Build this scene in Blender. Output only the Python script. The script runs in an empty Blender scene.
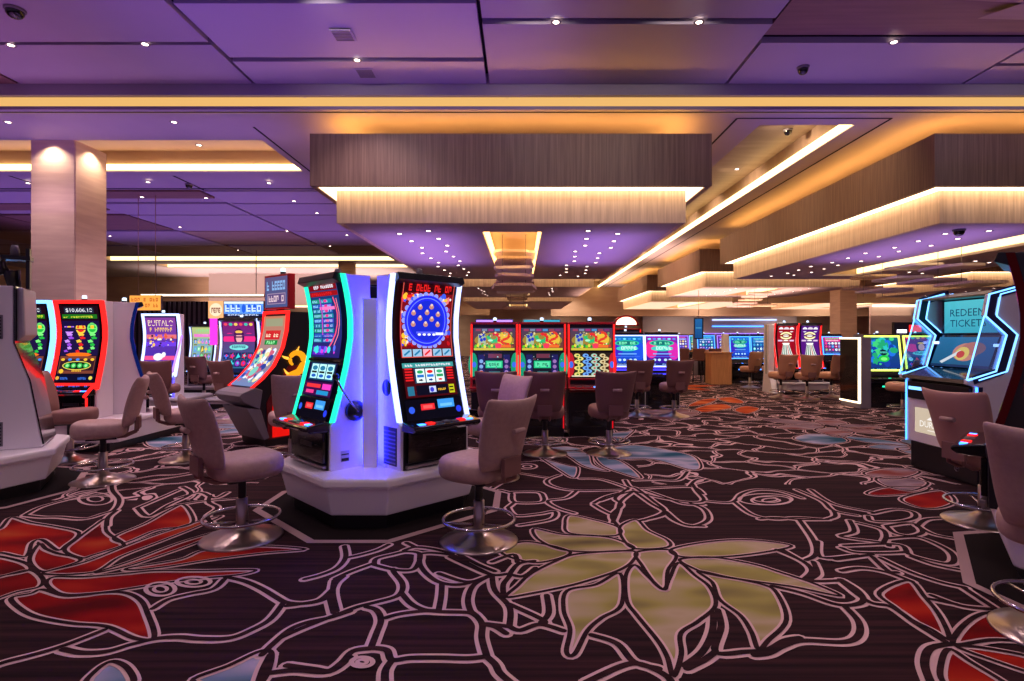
import bpy, bmesh, math, random
from math import sin, cos, pi, radians as R
from mathutils import Vector, Matrix
random.seed(7)
SC = bpy.context.scene
COL = SC.collection
F, EYE, VX, VY = 560.0, 1.5, 521.0, 337.0     # focal length in pixels, eye height, vanishing point of the photo

def flo(px, py):                      # pixel on the floor -> world point
    Y = F*EYE/(py-VY)
    return ((px-VX)*Y/F, Y)
def sx(px, Y): return (px-VX)*Y/F
def sz(py, Y): return EYE-(py-VY)*Y/F

def lin(c):
    c = c/255.0
    return c/12.92 if c <= .04045 else ((c+.055)/1.055)**2.4
def rgb(r, g, b, k=1.0): return (lin(r)*k, lin(g)*k, lin(b)*k, 1.0)

# ------------------------------------------------------------------ materials
def nmat(name):
    m = bpy.data.materials.new(name); m.use_nodes = True
    nt = m.node_tree; nt.nodes.clear()
    out = nt.nodes.new('ShaderNodeOutputMaterial')
    return m, nt, out
def pbr(name, col, rough=.5, metal=0.0, coat=0.0, noise=None, bump=0.0, nscale=(8, 8, 8), spec=.5, rot=(0, 0, 0)):
    m, nt, out = nmat(name)
    b = nt.nodes.new('ShaderNodeBsdfPrincipled')
    b.inputs['Base Color'].default_value = col
    b.inputs['Roughness'].default_value = rough
    b.inputs['Metallic'].default_value = metal
    b.inputs['Specular IOR Level'].default_value = spec
    b.inputs['Coat Weight'].default_value = coat
    if noise or bump:
        tc = nt.nodes.new('ShaderNodeTexCoord'); mp = nt.nodes.new('ShaderNodeMapping')
        mp.inputs['Scale'].default_value = nscale; mp.inputs['Rotation'].default_value = rot
        nt.links.new(tc.outputs['Object'], mp.inputs['Vector'])
        n = nt.nodes.new('ShaderNodeTexNoise'); n.inputs['Scale'].default_value = 1.0; n.inputs['Detail'].default_value = 5
        nt.links.new(mp.outputs[0], n.inputs['Vector'])
        if noise:
            r = nt.nodes.new('ShaderNodeValToRGB')
            r.color_ramp.elements[0].position = .35; r.color_ramp.elements[0].color = col
            r.color_ramp.elements[1].position = .68; r.color_ramp.elements[1].color = noise
            nt.links.new(n.outputs['Fac'], r.inputs['Fac']); nt.links.new(r.outputs['Color'], b.inputs['Base Color'])
        if bump:
            bp = nt.nodes.new('ShaderNodeBump'); bp.inputs['Strength'].default_value = bump; bp.inputs['Distance'].default_value = .01
            nt.links.new(n.outputs['Fac'], bp.inputs['Height']); nt.links.new(bp.outputs[0], b.inputs['Normal'])
    nt.links.new(b.outputs[0], out.inputs[0])
    return m
def emi(name, col, k, sample=True):
    m, nt, out = nmat(name)
    e = nt.nodes.new('ShaderNodeEmission'); e.inputs[0].default_value = col; e.inputs[1].default_value = k
    nt.links.new(e.outputs[0], out.inputs[0])
    if not sample: m.cycles.emission_sampling = 'NONE'
    return m
def screen_mat():
    m, nt, out = nmat('screen_picture')
    a = nt.nodes.new('ShaderNodeAttribute'); a.attribute_name = 'Col'
    e = nt.nodes.new('ShaderNodeEmission'); e.inputs[1].default_value = 1.0
    g = nt.nodes.new('ShaderNodeBsdfGlossy'); g.inputs['Roughness'].default_value = .15; g.inputs['Color'].default_value = (.03, .03, .03, 1)
    ad = nt.nodes.new('ShaderNodeAddShader')
    nt.links.new(a.outputs['Color'], e.inputs[0]); nt.links.new(e.outputs[0], ad.inputs[0]); nt.links.new(g.outputs[0], ad.inputs[1])
    nt.links.new(ad.outputs[0], out.inputs[0])
    m.cycles.emission_sampling = 'NONE'
    return m
def carpet_base(name, net):
    m, nt, out = nmat(name)
    b = nt.nodes.new('ShaderNodeBsdfPrincipled'); b.inputs['Roughness'].default_value = .95; b.inputs['Specular IOR Level'].default_value = .1
    tc = nt.nodes.new('ShaderNodeTexCoord')
    mp = nt.nodes.new('ShaderNodeMapping'); mp.inputs['Scale'].default_value = (.7, 26, 1)
    nt.links.new(tc.outputs['Object'], mp.inputs['Vector'])
    n = nt.nodes.new('ShaderNodeTexNoise'); n.inputs['Scale'].default_value = 1; n.inputs['Detail'].default_value = 4
    nt.links.new(mp.outputs[0], n.inputs['Vector'])
    r = nt.nodes.new('ShaderNodeValToRGB')
    r.color_ramp.elements[0].position = .35; r.color_ramp.elements[0].color = CARPET_A
    r.color_ramp.elements[1].position = .7; r.color_ramp.elements[1].color = CARPET_B
    nt.links.new(n.outputs['Fac'], r.inputs['Fac'])
    col = r.outputs['Color']
    if net:
        # wandering double outlines of a cell network, as woven into the carpet
        nd = nt.nodes.new('ShaderNodeTexNoise'); nd.inputs['Scale'].default_value = 1.1; nd.inputs['Detail'].default_value = 2
        nt.links.new(tc.outputs['Object'], nd.inputs['Vector'])
        sub = nt.nodes.new('ShaderNodeVectorMath'); sub.operation = 'SUBTRACT'; sub.inputs[1].default_value = (.5, .5, .5)
        nt.links.new(nd.outputs['Color'], sub.inputs[0])
        sc = nt.nodes.new('ShaderNodeVectorMath'); sc.operation = 'SCALE'; sc.inputs['Scale'].default_value = 1.5
        nt.links.new(sub.outputs[0], sc.inputs[0])
        add = nt.nodes.new('ShaderNodeVectorMath'); add.operation = 'ADD'
        nt.links.new(tc.outputs['Object'], add.inputs[0]); nt.links.new(sc.outputs[0], add.inputs[1])
        m2 = nt.nodes.new('ShaderNodeMapping'); m2.inputs['Scale'].default_value = (1.0, 1.35, 0)
        nt.links.new(add.outputs[0], m2.inputs['Vector'])
        v = nt.nodes.new('ShaderNodeTexVoronoi'); v.voronoi_dimensions = '2D'; v.feature = 'DISTANCE_TO_EDGE'; v.inputs['Scale'].default_value = 1.6
        nt.links.new(m2.outputs[0], v.inputs['Vector'])
        lo = nt.nodes.new('ShaderNodeMath'); lo.operation = 'GREATER_THAN'; lo.inputs[1].default_value = .022
        hi = nt.nodes.new('ShaderNodeMath'); hi.operation = 'LESS_THAN'; hi.inputs[1].default_value = .070
        mu = nt.nodes.new('ShaderNodeMath'); mu.operation = 'MULTIPLY'
        nt.links.new(v.outputs['Distance'], lo.inputs[0]); nt.links.new(v.outputs['Distance'], hi.inputs[0])
        nt.links.new(lo.outputs[0], mu.inputs[0]); nt.links.new(hi.outputs[0], mu.inputs[1])
        mx = nt.nodes.new('ShaderNodeMix'); mx.data_type = 'RGBA'
        nt.links.new(mu.outputs[0], mx.inputs['Factor']); nt.links.new(col, mx.inputs[6]); mx.inputs[7].default_value = CARPET_LINE
        col = mx.outputs[2]
    nt.links.new(col, b.inputs['Base Color']); nt.links.new(b.outputs[0], out.inputs[0])
    return m
def petal_mat(name, stops, scale=(1.4, 3, 1)):
    m, nt, out = nmat(name)
    b = nt.nodes.new('ShaderNodeBsdfPrincipled'); b.inputs['Roughness'].default_value = .95; b.inputs['Specular IOR Level'].default_value = .1
    tc = nt.nodes.new('ShaderNodeTexCoord'); mp = nt.nodes.new('ShaderNodeMapping'); mp.inputs['Scale'].default_value = scale
    nt.links.new(tc.outputs['Object'], mp.inputs['Vector'])
    n = nt.nodes.new('ShaderNodeTexNoise'); n.inputs['Scale'].default_value = 1; n.inputs['Detail'].default_value = 1.5
    nt.links.new(mp.outputs[0], n.inputs['Vector'])
    r = nt.nodes.new('ShaderNodeValToRGB'); cr = r.color_ramp
    for i, (p, c) in enumerate(stops):
        if i < 2: e = cr.elements[i]; e.position = p
        else: e = cr.elements.new(p)
        e.color = c
    nt.links.new(n.outputs['Fac'], r.inputs['Fac']); nt.links.new(r.outputs['Color'], b.inputs['Base Color'])
    nt.links.new(b.outputs[0], out.inputs[0])
    return m

CARPET_A = rgb(30, 19, 22); CARPET_B = rgb(60, 33, 37); CARPET_LINE = rgb(206, 168, 168)
M = {}
M['carpet'] = carpet_base('carpet_dark', False)
M['carpet_net'] = carpet_base('carpet_woven_net', True)
M['carpet_line'] = pbr('carpet_pale_line', CARPET_LINE, .95, spec=.1)
M['carpet_black'] = pbr('carpet_black', rgb(30, 23, 24), .95, spec=.1)
M['carpet_border'] = pbr('carpet_border', rgb(168, 138, 138), .9, spec=.1)
M['petal_red'] = petal_mat('petal_red', [(.3, rgb(84, 8, 12)), (.48, rgb(134, 14, 16)), (.62, rgb(160, 34, 20)), (.78, rgb(176, 78, 36))])
M['petal_gold'] = petal_mat('petal_gold', [(.3, rgb(96, 82, 62)), (.45, rgb(148, 138, 76)), (.58, rgb(172, 152, 124)), (.72, rgb(136, 124, 54))])
M['petal_blue'] = petal_mat('petal_blue', [(.3, rgb(34, 78, 98)), (.48, rgb(108, 126, 150)), (.6, rgb(168, 160, 182)), (.8, rgb(56, 106, 118))])
M['petal_orange'] = petal_mat('petal_orange', [(.3, rgb(120, 34, 18)), (.5, rgb(196, 82, 34)), (.7, rgb(206, 120, 66))])
M['petal_pale'] = petal_mat('petal_pale', [(.3, rgb(92, 66, 78)), (.5, rgb(150, 126, 132)), (.7, rgb(128, 64, 58))])

M['ceil'] = pbr('ceiling_plaster', rgb(158, 148, 166), .6, noise=rgb(168, 156, 172), nscale=(.6, .6, .6))
M['ceil_b'] = pbr('ceiling_plaster_satin', rgb(168, 158, 182), .5)
M['ceil_tan'] = pbr('ceiling_tan_panel', rgb(150, 126, 112), .55, noise=rgb(165, 140, 124), nscale=(1, 6, 1))
M['ceil_brown'] = pbr('ceiling_brown_panel', rgb(118, 88, 84), .6, noise=rgb(132, 100, 94), nscale=(1, 14, 1))
M['gap'] = pbr('shadow_gap', rgb(22, 16, 26), .9)
M['wood'] = pbr('soffit_wood', rgb(122, 94, 84), .5, noise=rgb(150, 120, 104), nscale=(45, 45, 1.2))
M['wood_light'] = pbr('soffit_pale_wood', rgb(206, 178, 156), .5, noise=rgb(234, 208, 186), nscale=(30, 30, 1.5), rot=(R(35), R(35), 0))
M['soffit_under'] = pbr('soffit_underside', rgb(190, 172, 184), .55)
M['cove'] = emi('cove_glow', rgb(250, 194, 116), .66)
M['cove_lamp'] = emi('cove_lamp', rgb(255, 182, 84), 12.0)
M['ledge'] = emi('ledge_lamp', rgb(255, 216, 168), 4.0)
M['cove_dim'] = emi('cove_glow_dim', rgb(255, 196, 110), 4.0)
M['cove_white'] = emi('cove_glow_white', rgb(255, 220, 150), 2.2)
M['lens'] = emi('downlight_lens', rgb(255, 225, 210), 7.0, False)
M['stone'] = pbr('travertine', rgb(214, 178, 164), .5, noise=rgb(228, 196, 180), nscale=(1.6, 1.6, 14), bump=.12)
M['brass'] = pbr('brass_joint', rgb(190, 140, 70), .3, 1.0)
M['wall_tan'] = pbr('wall_tan', rgb(202, 172, 148), .6, noise=rgb(188, 156, 134), nscale=(.7, .7, 3))
M['wall_pale'] = pbr('wall_pale', rgb(206, 190, 196), .6)
M['wood_table'] = pbr('honey_wood', rgb(196, 138, 92), .45, noise=rgb(214, 156, 106), nscale=(20, 20, 2))

M['white'] = pbr('white_lacquer', rgb(238, 230, 234), .35)
M['shell'] = pbr('pale_grey_shell', rgb(190, 182, 188), .4)
M['grey'] = pbr('mid_grey_plastic', rgb(120, 112, 120), .45)
M['silver'] = pbr('brushed_silver', rgb(170, 160, 165), .35, .9)
M['black'] = pbr('black_plastic', rgb(24, 22, 26), .3)
M['gloss'] = pbr('black_gloss', rgb(14, 13, 16), .12, coat=.5)
M['redplastic'] = pbr('red_plastic', rgb(190, 24, 34), .3)
M['darkred'] = pbr('dark_red_panel', rgb(110, 14, 18), .35)
M['glass'] = None
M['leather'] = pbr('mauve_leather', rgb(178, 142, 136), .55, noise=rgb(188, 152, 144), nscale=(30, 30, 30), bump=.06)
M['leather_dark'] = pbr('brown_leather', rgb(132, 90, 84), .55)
M['leather_lightened'] = pbr('lightened_brown_leather', rgb(186, 138, 124), .5)  # brown leather lightened to offset the kiosk light falling from behind
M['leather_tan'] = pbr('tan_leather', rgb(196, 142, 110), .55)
M['chrome'] = pbr('chrome', rgb(205, 196, 196), .18, 1.0)
M['steel'] = pbr('satin_steel', rgb(182, 164, 156), .28, 1.0)
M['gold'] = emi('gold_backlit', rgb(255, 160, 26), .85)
M['screen'] = screen_mat()
NEON = {}
def neon(name, r, g, b, k):
    if (r, g, b, k) not in NEON: NEON[(r, g, b, k)] = emi('glow_'+name, rgb(r, g, b), k)
    return NEON[(r, g, b, k)]
N_RED = neon('red', 250, 30, 28, 1.7); N_BLUE = neon('blue', 60, 130, 255, 3.2); N_CYAN = neon('ice', 105, 175, 255, 2.4)
N_GREEN = neon('mint', 30, 225, 165, 1.5); N_WHITE = neon('white', 235, 225, 255, 3.0); N_VIOLET = neon('violet', 150, 110, 255, 1.8)
N_YEL = neon('lime', 215, 235, 90, 2.2); N_ICE = neon('pale_blue', 165, 185, 255, 2.2); N_CANDLE = neon('candle', 200, 225, 255, 1.6)
N_WARM = neon('warm_white', 255, 228, 185, 2.6); N_DEEP = neon('deep_blue', 70, 60, 255, 2.6); N_AMBER = neon('amber', 255, 170, 60, 1.4)
def glass_mat():
    m, nt, out = nmat('glow_tinted_acrylic')
    t = nt.nodes.new('ShaderNodeBsdfTransparent'); t.inputs[0].default_value = (.70, .85, 1, 1)  # blue tint stands in for the glow of the edge lights
    g = nt.nodes.new('ShaderNodeBsdfGlossy'); g.inputs['Roughness'].default_value = .06; g.inputs['Color'].default_value = (.7, .85, 1, 1)
    mx = nt.nodes.new('ShaderNodeMixShader'); mx.inputs[0].default_value = .2
    nt.links.new(t.outputs[0], mx.inputs[1]); nt.links.new(g.outputs[0], mx.inputs[2]); nt.links.new(mx.outputs[0], out.inputs[0])
    return m
M['glass'] = glass_mat()

# ------------------------------------------------------------------ mesh builder
class MB:
    def __init__(s):
        s.v = []; s.f = []; s.m = []; s.sm = []; s.col = []; s.mats = []; s.X = None
    def mi(s, mat):
        if mat not in s.mats: s.mats.append(mat)
        return s.mats.index(mat)
    def vert(s, p):
        p = Vector(p)
        if s.X is not None: p = s.X @ p
        s.v.append(p); return len(s.v)-1
    def face(s, idx, mat, smooth=False, col=None):
        s.f.append(tuple(idx)); s.m.append(s.mi(mat)); s.sm.append(smooth); s.col.append(col)
    def poly(s, pts, mat, col=None): s.face([s.vert(p) for p in pts], mat, False, col)
    def box(s, x0, x1, y0, y1, z0, z1, mat):
        if x1 < x0: x0, x1 = x1, x0
        if y1 < y0: y0, y1 = y1, y0
        i = [s.vert(p) for p in ((x0,y0,z0),(x1,y0,z0),(x1,y1,z0),(x0,y1,z0),(x0,y0,z1),(x1,y0,z1),(x1,y1,z1),(x0,y1,z1))]
        for q in ((3,2,1,0),(4,5,6,7),(0,1,5,4),(1,2,6,5),(2,3,7,6),(3,0,4,7)): s.face([i[k] for k in q], mat)
    def prism_x(s, prof, x0, x1, mat, caps=True, smooth=False):      # prof: (y,z), counter-clockwise seen from +x
        a = [s.vert((x0, y, z)) for y, z in prof]; b = [s.vert((x1, y, z)) for y, z in prof]
        n = len(prof)
        for k in range(n): s.face((a[k], b[k], b[(k+1) % n], a[(k+1) % n]), mat, smooth)
        if caps:
            s.face(tuple(reversed(a)) , mat); s.face(tuple(b), mat)
    def prism_z(s, poly, z0, z1, mat, top=None):
        a = [s.vert((x, y, z0)) for x, y in poly]; b = [s.vert((x, y, z1)) for x, y in poly]
        n = len(poly)
        for k in range(n): s.face((a[k], a[(k+1) % n], b[(k+1) % n], b[k]), mat)
        s.face(tuple(reversed(a)), mat); s.face(tuple(b), top or mat)
    def lathe(s, prof, mat, n=32, c=(0, 0, 0), smooth=True):           # prof: (r,z)
        rings = []
        for r, z in prof:
            if r < 1e-5: rings.append([s.vert((c[0], c[1], c[2]+z))])
            else: rings.append([s.vert((c[0]+r*cos(2*pi*k/n), c[1]+r*sin(2*pi*k/n), c[2]+z)) for k in range(n)])
        for A, B in zip(rings, rings[1:]):
            for k in range(n):
                k2 = (k+1) % n
                if len(A) == 1 and len(B) == 1: continue
                if len(A) == 1: s.face((A[0], B[k2], B[k]), mat, smooth)
                elif len(B) == 1: s.face((A[k], A[k2], B[0]), mat, smooth)
                else: s.face((A[k], A[k2], B[k2], B[k]), mat, smooth)
    def tube(s, pts, r, mat, n=8, closed=False, caps=True):
        pts = [Vector(p) for p in pts]; N = len(pts); rings = []
        for i, p in enumerate(pts):
            if closed: t = pts[(i+1) % N]-pts[i-1]
            else: t = pts[min(i+1, N-1)]-pts[max(i-1, 0)]
            t.normalize()
            up = Vector((0, 0, 1)) if abs(t.z) < .9 else Vector((0, 1, 0))
            a = t.cross(up).normalized(); b = t.cross(a)
            rr = r[i] if isinstance(r, (list, tuple)) else r
            rings.append([s.vert(p+a*rr*cos(2*pi*k/n)+b*rr*sin(2*pi*k/n)) for k in range(n)])
        for i in range(N if closed else N-1):
            A, B = rings[i], rings[(i+1) % N]
            for k in range(n): s.face((A[k], B[k], B[(k+1) % n], A[(k+1) % n]), mat, True)
        if caps and not closed:
            s.face(tuple(rings[0]), mat); s.face(tuple(reversed(rings[-1])), mat)
    def grid(s, pts, mat, smooth=True, closed_u=False):
        idx = [[s.vert(p) for p in row] for row in pts]
        for A, B in zip(idx, idx[1:]):
            n = len(A)
            for k in range(n if closed_u else n-1):
                s.face((A[k], A[(k+1) % n], B[(k+1) % n], B[k]), mat, smooth)
        return idx
    def build(s, name, parent=None, bevel=0, subsurf=0, recalc=True):
        me = bpy.data.meshes.new(name)
        me.from_pydata([tuple(p) for p in s.v], [], s.f)
        for m in s.mats: me.materials.append(m)
        me.polygons.foreach_set('material_index', s.m)
        me.polygons.foreach_set('use_smooth', s.sm)
        if any(c is not None for c in s.col):
            at = me.color_attributes.new('Col', 'FLOAT_COLOR', 'CORNER')
            arr = []
            for p, c in zip(me.polygons, s.col):
                c = c or (0, 0, 0, 1)
                arr.extend(list(c)*p.loop_total)
            at.data.foreach_set('color', arr)
        me.update()
        if recalc:
            bm = bmesh.new(); bm.from_mesh(me); bmesh.ops.recalc_face_normals(bm, faces=bm.faces); bm.to_mesh(me); bm.free()
        o = bpy.data.objects.new(name, me); COL.objects.link(o)
        if parent is not None: o.parent = parent
        if bevel:
            b = o.modifiers.new('bevel', 'BEVEL'); b.width = bevel; b.segments = 2; b.limit_method = 'ANGLE'; b.angle_limit = R(35)
        if subsurf:
            b = o.modifiers.new('sub', 'SUBSURF'); b.levels = subsurf; b.render_levels = subsurf
        return o

def tag(o, label=None, cat=None, group=None, kind=None):
    if label: o['label'] = label
    if cat: o['category'] = cat
    if group: o['group'] = group
    if kind: o['kind'] = kind
    return o
def empty(name, loc=(0, 0, 0), rz=0.0):
    o = bpy.data.objects.new(name, None); COL.objects.link(o)
    o.location = loc; o.rotation_euler = (0, 0, rz); o.empty_display_size = .1
    return o
def thing(name, label, cat, loc=(0, 0, 0), rz=0.0, group=None):
    return tag(empty(name, loc, rz), label, cat, group)
KIDS = {}
def kids(o):
    return [c for c in bpy.data.objects if c.parent == o]
def dup(root, loc, rz, label, group=None, cat=None):
    r = root.copy(); COL.objects.link(r); r.location = loc; r.rotation_euler = (0, 0, rz)
    r['label'] = label
    if group: r['group'] = group
    elif 'group' in r: del r['group']
    for ch in kids(root):
        c = ch.copy(); COL.objects.link(c); c.parent = r
        for g in kids(ch):
            d = g.copy(); COL.objects.link(d); d.parent = c
    return r
def struct(name, mb, **k):
    o = mb.build(name, **k); o['kind'] = 'structure'; return o

# text turned into polygons (built-in font)
_TX = {}
def text_tris(t):
    if t in _TX: return _TX[t]
    cu = bpy.data.curves.new('lettering', 'FONT'); cu.body = t; cu.resolution_u = 2
    o = bpy.data.objects.new('lettering', cu); COL.objects.link(o)
    dg = bpy.context.evaluated_depsgraph_get(); dg.update()
    me = o.evaluated_get(dg).to_mesh()
    vs = [(v.co.x, v.co.y) for v in me.vertices]; fs = [tuple(p.vertices) for p in me.polygons]
    o.evaluated_get(dg).to_mesh_clear()
    bpy.data.objects.remove(o); bpy.data.curves.remove(cu)
    x0 = min(v[0] for v in vs); x1 = max(v[0] for v in vs); y0 = min(v[1] for v in vs); y1 = max(v[1] for v in vs)
    vs = [((x-x0)/(x1-x0), (y-y0)/(y1-y0)) for x, y in vs]
    _TX[t] = (vs, fs); return _TX[t]

# ------------------------------------------------------------------ screen pictures
class Art:
    """flat colour shapes laid on a screen surface given by surf(u, v, lift)"""
    def __init__(s, surf, aspect=1.0, gain=1.0):
        s.mb = MB(); s.surf = surf; s.k = 0; s.n = 0; s.a = aspect; s.g = gain   # aspect = width / height
    def _c(s, c): return (lin(c[0])*s.g*.86, lin(c[1])*s.g*.86, lin(c[2])*s.g*.86, 1.0)
    def layer(s): s.k += 1
    def p(s, pts, c):
        s.n += 1; L = .0004+.00022*s.k+.000004*s.n
        s.mb.poly([s.surf(u, v, L) for u, v in pts], M['screen'], s._c(c))
    def rect(s, u0, v0, u1, v1, c, rows=1, top=None):
        rows = max(rows, int(abs(v1-v0)*12)+1 if abs(v1-v0) > .1 else 1)
        for r in range(rows):
            a = v0+(v1-v0)*r/rows; b = v0+(v1-v0)*(r+1)/rows
            cc = c
            if top is not None:
                t = (r+.5)/rows; cc = tuple(c[i]*(1-t)+top[i]*t for i in range(3))
            s.p([(u0, a), (u1, a), (u1, b), (u0, b)], cc)
    def ell(s, u, v, ru, c, rv=None, n=18, star=0):
        rv = ru*s.a if rv is None else rv
        pts = []
        for k in range(n):
            q = 1.0 if not star or k % 2 == 0 else star
            pts.append((u+ru*q*cos(2*pi*k/n), v+rv*q*sin(2*pi*k/n)))
        if star:
            for k in range(n): s.p([(u, v), pts[k], pts[(k+1) % n]], c)
        else:
            h = max(3, n//2 if rv > .03 else 4)
            for k in range(h):
                a = -pi/2+pi*k/h; b = a+pi/h
                s.p([(u-ru*cos(a), v+rv*sin(a)), (u+ru*cos(a), v+rv*sin(a)), (u+ru*cos(b), v+rv*sin(b)), (u-ru*cos(b), v+rv*sin(b))], c)
    def ring(s, u, v, ru, w, c, n=28):
        for k in range(n):
            a, b = 2*pi*k/n, 2*pi*(k+1)/n
            q = lambda r, t: (u+r*cos(t), v+r*s.a*sin(t))
            s.p([q(ru-w, a), q(ru, a), q(ru, b), q(ru-w, b)], c)
    def line(s, pts, w, c):
        for (a, b), (d, e) in zip(pts, pts[1:]):
            dx, dy = d-a, (e-b)/s.a; L = math.hypot(dx, dy) or 1
            nx, ny = -dy/L*w/2, dx/L*w/2*s.a
            s.p([(a-nx, b-ny), (d-nx, e-ny), (d+nx, e+ny), (a+nx, b+ny)], c)
    def frame(s, u0, v0, u1, v1, w, c):
        h = w*s.a
        s.rect(u0, v0, u1, v0+h, c); s.rect(u0, v1-h, u1, v1, c); s.rect(u0, v0+h, u0+w, v1-h, c); s.rect(u1-w, v0+h, u1, v1-h, c)
    def trap(s, v0, ua, ub, v1, uc, ud, c, n=8):            # upright trapezoid cut into level strips
        for k in range(n):
            t0, t1 = k/n, (k+1)/n
            s.p([(ua+(uc-ua)*t0, v0+(v1-v0)*t0), (ub+(ud-ub)*t0, v0+(v1-v0)*t0), (ub+(ud-ub)*t1, v0+(v1-v0)*t1), (ua+(uc-ua)*t1, v0+(v1-v0)*t1)], c)
    def text(s, t, u0, v0, u1, v1, c):
        vs, fs = text_tris(t)
        for f in fs: s.p([(u0+vs[i][0]*(u1-u0), v0+vs[i][1]*(v1-v0)) for i in f], c)
    def glyphs(s, u0, v0, u1, v1, c, n, rnd, fill=.72):          # worn, unreadable marks in a row
        w = (u1-u0)/n
        for k in range(n):
            if rnd.random() < .08: continue
            a = u0+k*w; b = a+w*fill; t = rnd.random()
            h = v1-v0
            s.rect(a, v0, a+w*.25, v1, c)
            if t < .7: s.rect(a+w*.25, v1-h*.25, b, v1, c)
            if t > .3: s.rect(a+w*.25, v0, b, v0+h*.25, c)
            if t < .5: s.rect(b-w*.22, v0+h*.25, b, v1-h*.25, c)
            else: s.rect(a+w*.25, v0+h*.42, b, v0+h*.6, c)
    def build(s, name, parent): return s.mb.build(name, parent, recalc=False)

WHITE_, RED_, GOLD_, GREEN_, BLUE_, TEAL_, PINK_, PURP_, BLK_ = (240,240,250), (225,30,35), (250,190,50), (40,190,80), (40,80,235), (40,190,190), (240,60,160), (110,40,170), (10,8,16)
def symbols(A, u0, v0, u1, v1, nx, ny, pal, rnd, bg=None, sh=.38):
    du, dv = (u1-u0)/nx, (v1-v0)/ny
    for i in range(nx):
        for j in range(ny):
            u, v = u0+(i+.5)*du, v0+(j+.5)*dv
            if bg: A.rect(u-du*.46, v-dv*.46, u+du*.46, v+dv*.46, rnd.choice(bg))
    A.layer()
    for i in range(nx):
        for j in range(ny):
            u, v = u0+(i+.5)*du, v0+(j+.5)*dv; c = rnd.choice(pal); t = rnd.random()
            if t < .35: A.ell(u, v, du*sh, c, dv*sh, 12)
            elif t < .6: A.ell(u, v, du*.46, c, dv*.46, 10, .5)
            elif t < .8: A.p([(u-du*sh, v-dv*sh), (u+du*sh, v-dv*sh*.4), (u, v+dv*sh)], c)
            else:
                A.rect(u-du*sh, v-dv*.12, u+du*sh, v+dv*.12, c); A.rect(u-du*.12, v-dv*sh, u+du*.12, v+dv*sh, c)
    A.layer()
    for i in range(nx):
        for j in range(ny):
            u, v = u0+(i+.5)*du, v0+(j+.5)*dv
            A.ell(u+du*.05, v+dv*.05, du*.16, rnd.choice(pal+[WHITE_]), dv*.16, 8)
def blobs(A, u0, v0, u1, v1, n, pal, rnd, r0=.02, r1=.07):
    for k in range(n):
        if k % 6 == 0: A.layer()
        r = rnd.uniform(r0, r1); u = rnd.uniform(u0+r, u1-r); v = rnd.uniform(v0+min(r*A.a, (v1-v0)*.4), v1-min(r*A.a, (v1-v0)*.4))
        A.ell(u, v, r, rnd.choice(pal), r*A.a*rnd.uniform(.6, 1.3), 10, .6 if rnd.random() < .3 else 0)

def art_paytable(A, rnd):
    A.rect(0, 0, 1, 1, (40, 30, 110), 14, top=(20, 60, 110)); A.layer()
    A.rect(.02, .90, .98, .99, (120, 12, 24)); A.rect(.02, .82, .98, .885, (150, 16, 26)); A.layer()
    A.glyphs(.2, .925, .95, .965, WHITE_, 12, rnd); A.glyphs(.08, .835, .8, .87, RED_, 10, rnd)
    for r in range(9):
        v = .2+r*.066
        A.rect(.04, v, .34, v+.055, [(30,120,150),(40,90,180),(30,140,120)][r % 3]); A.rect(.36, v, .74, v+.055, [(30,90,170),(60,70,190),(20,130,160)][r % 3])
    A.layer()
    for r in range(9):
        v = .212+r*.066
        A.glyphs(.06, v, .30, v+.03, (150, 220, 255), 5, rnd); A.glyphs(.40, v, .70, v+.03, (190, 200, 255), 7, rnd)
        A.ell(.52, v+.018, .06, (230, 50, 140), .02)
    A.layer()
    A.line([(.80,.80),(.86,.70),(.88,.58),(.86,.44),(.80,.32),(.70,.2),(.55,.08)], .035, (250, 80, 120))
    A.line([(.90,.78),(.94,.60),(.93,.44),(.88,.3),(.78,.16)], .02, (255, 140, 160))
    A.line([(.34,.80),(.36,.6),(.35,.3)], .03, (200, 60, 190)); A.line([(.3,.66),(.82,.66)], .05, (240, 120, 190))
    A.rect(.06, .03, .5, .15, (90, 30, 190)); A.layer(); blobs(A, .05, .03, .95, .16, 14, [(220,60,220),(90,110,255),(60,220,220)], rnd)
def art_reels(A, rnd, red=False):
    A.rect(0, 0, 1, 1, (70, 8, 16) if red else (22, 16, 46), 6); A.layer()
    A.rect(.0, .86, 1, 1, (60, 150, 150) if red else (40, 90, 130)); A.rect(.2, .40, .82, .84, (20, 60, 90)); A.layer()
    for k in range(3):
        u = .23+k*.19
        A.rect(u, .42, u+.17, .82, (228, 244, 244))
    A.layer()
    for k in range(3):
        u = .23+k*.19
        c1, c2, c3 = [((40,160,90),(30,110,200),(60,60,70)), (RED_,(40,120,220),(30,60,140)), ((60,170,120),(40,150,90),RED_)][k]
        A.ell(u+.085, .73, .06, c1, .05); A.rect(u+.02, .57, u+.15, .65, c2); A.ell(u+.085, .49, .055, c3, .04, 10, .6)
    for v in (.48, .56, .64, .72, .8):
        A.rect(.03, v, .17, v+.045, RED_ if red else (60, 60, 160)); A.rect(.84, v, .97, v+.045, RED_ if red else (150, 40, 150))
    A.glyphs(.05, .9, .95, .96, WHITE_, 18, rnd)
    A.rect(.2, .05, .82, .34, (14, 12, 30)); A.layer()
    A.rect(.45, .12, .58, .30, (200, 210, 255)); A.glyphs(.62, .16, .78, .22, GOLD_, 5, rnd); A.rect(.84, .06, .95, .32, (190, 190, 30)); A.rect(.04, .06, .16, .32, (40, 110, 140))
    A.layer(); A.rect(.85, .12, .93, .16, BLK_); A.rect(.85, .22, .93, .26, BLK_); A.ell(.5, .2, .04, (60, 60, 200))
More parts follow.
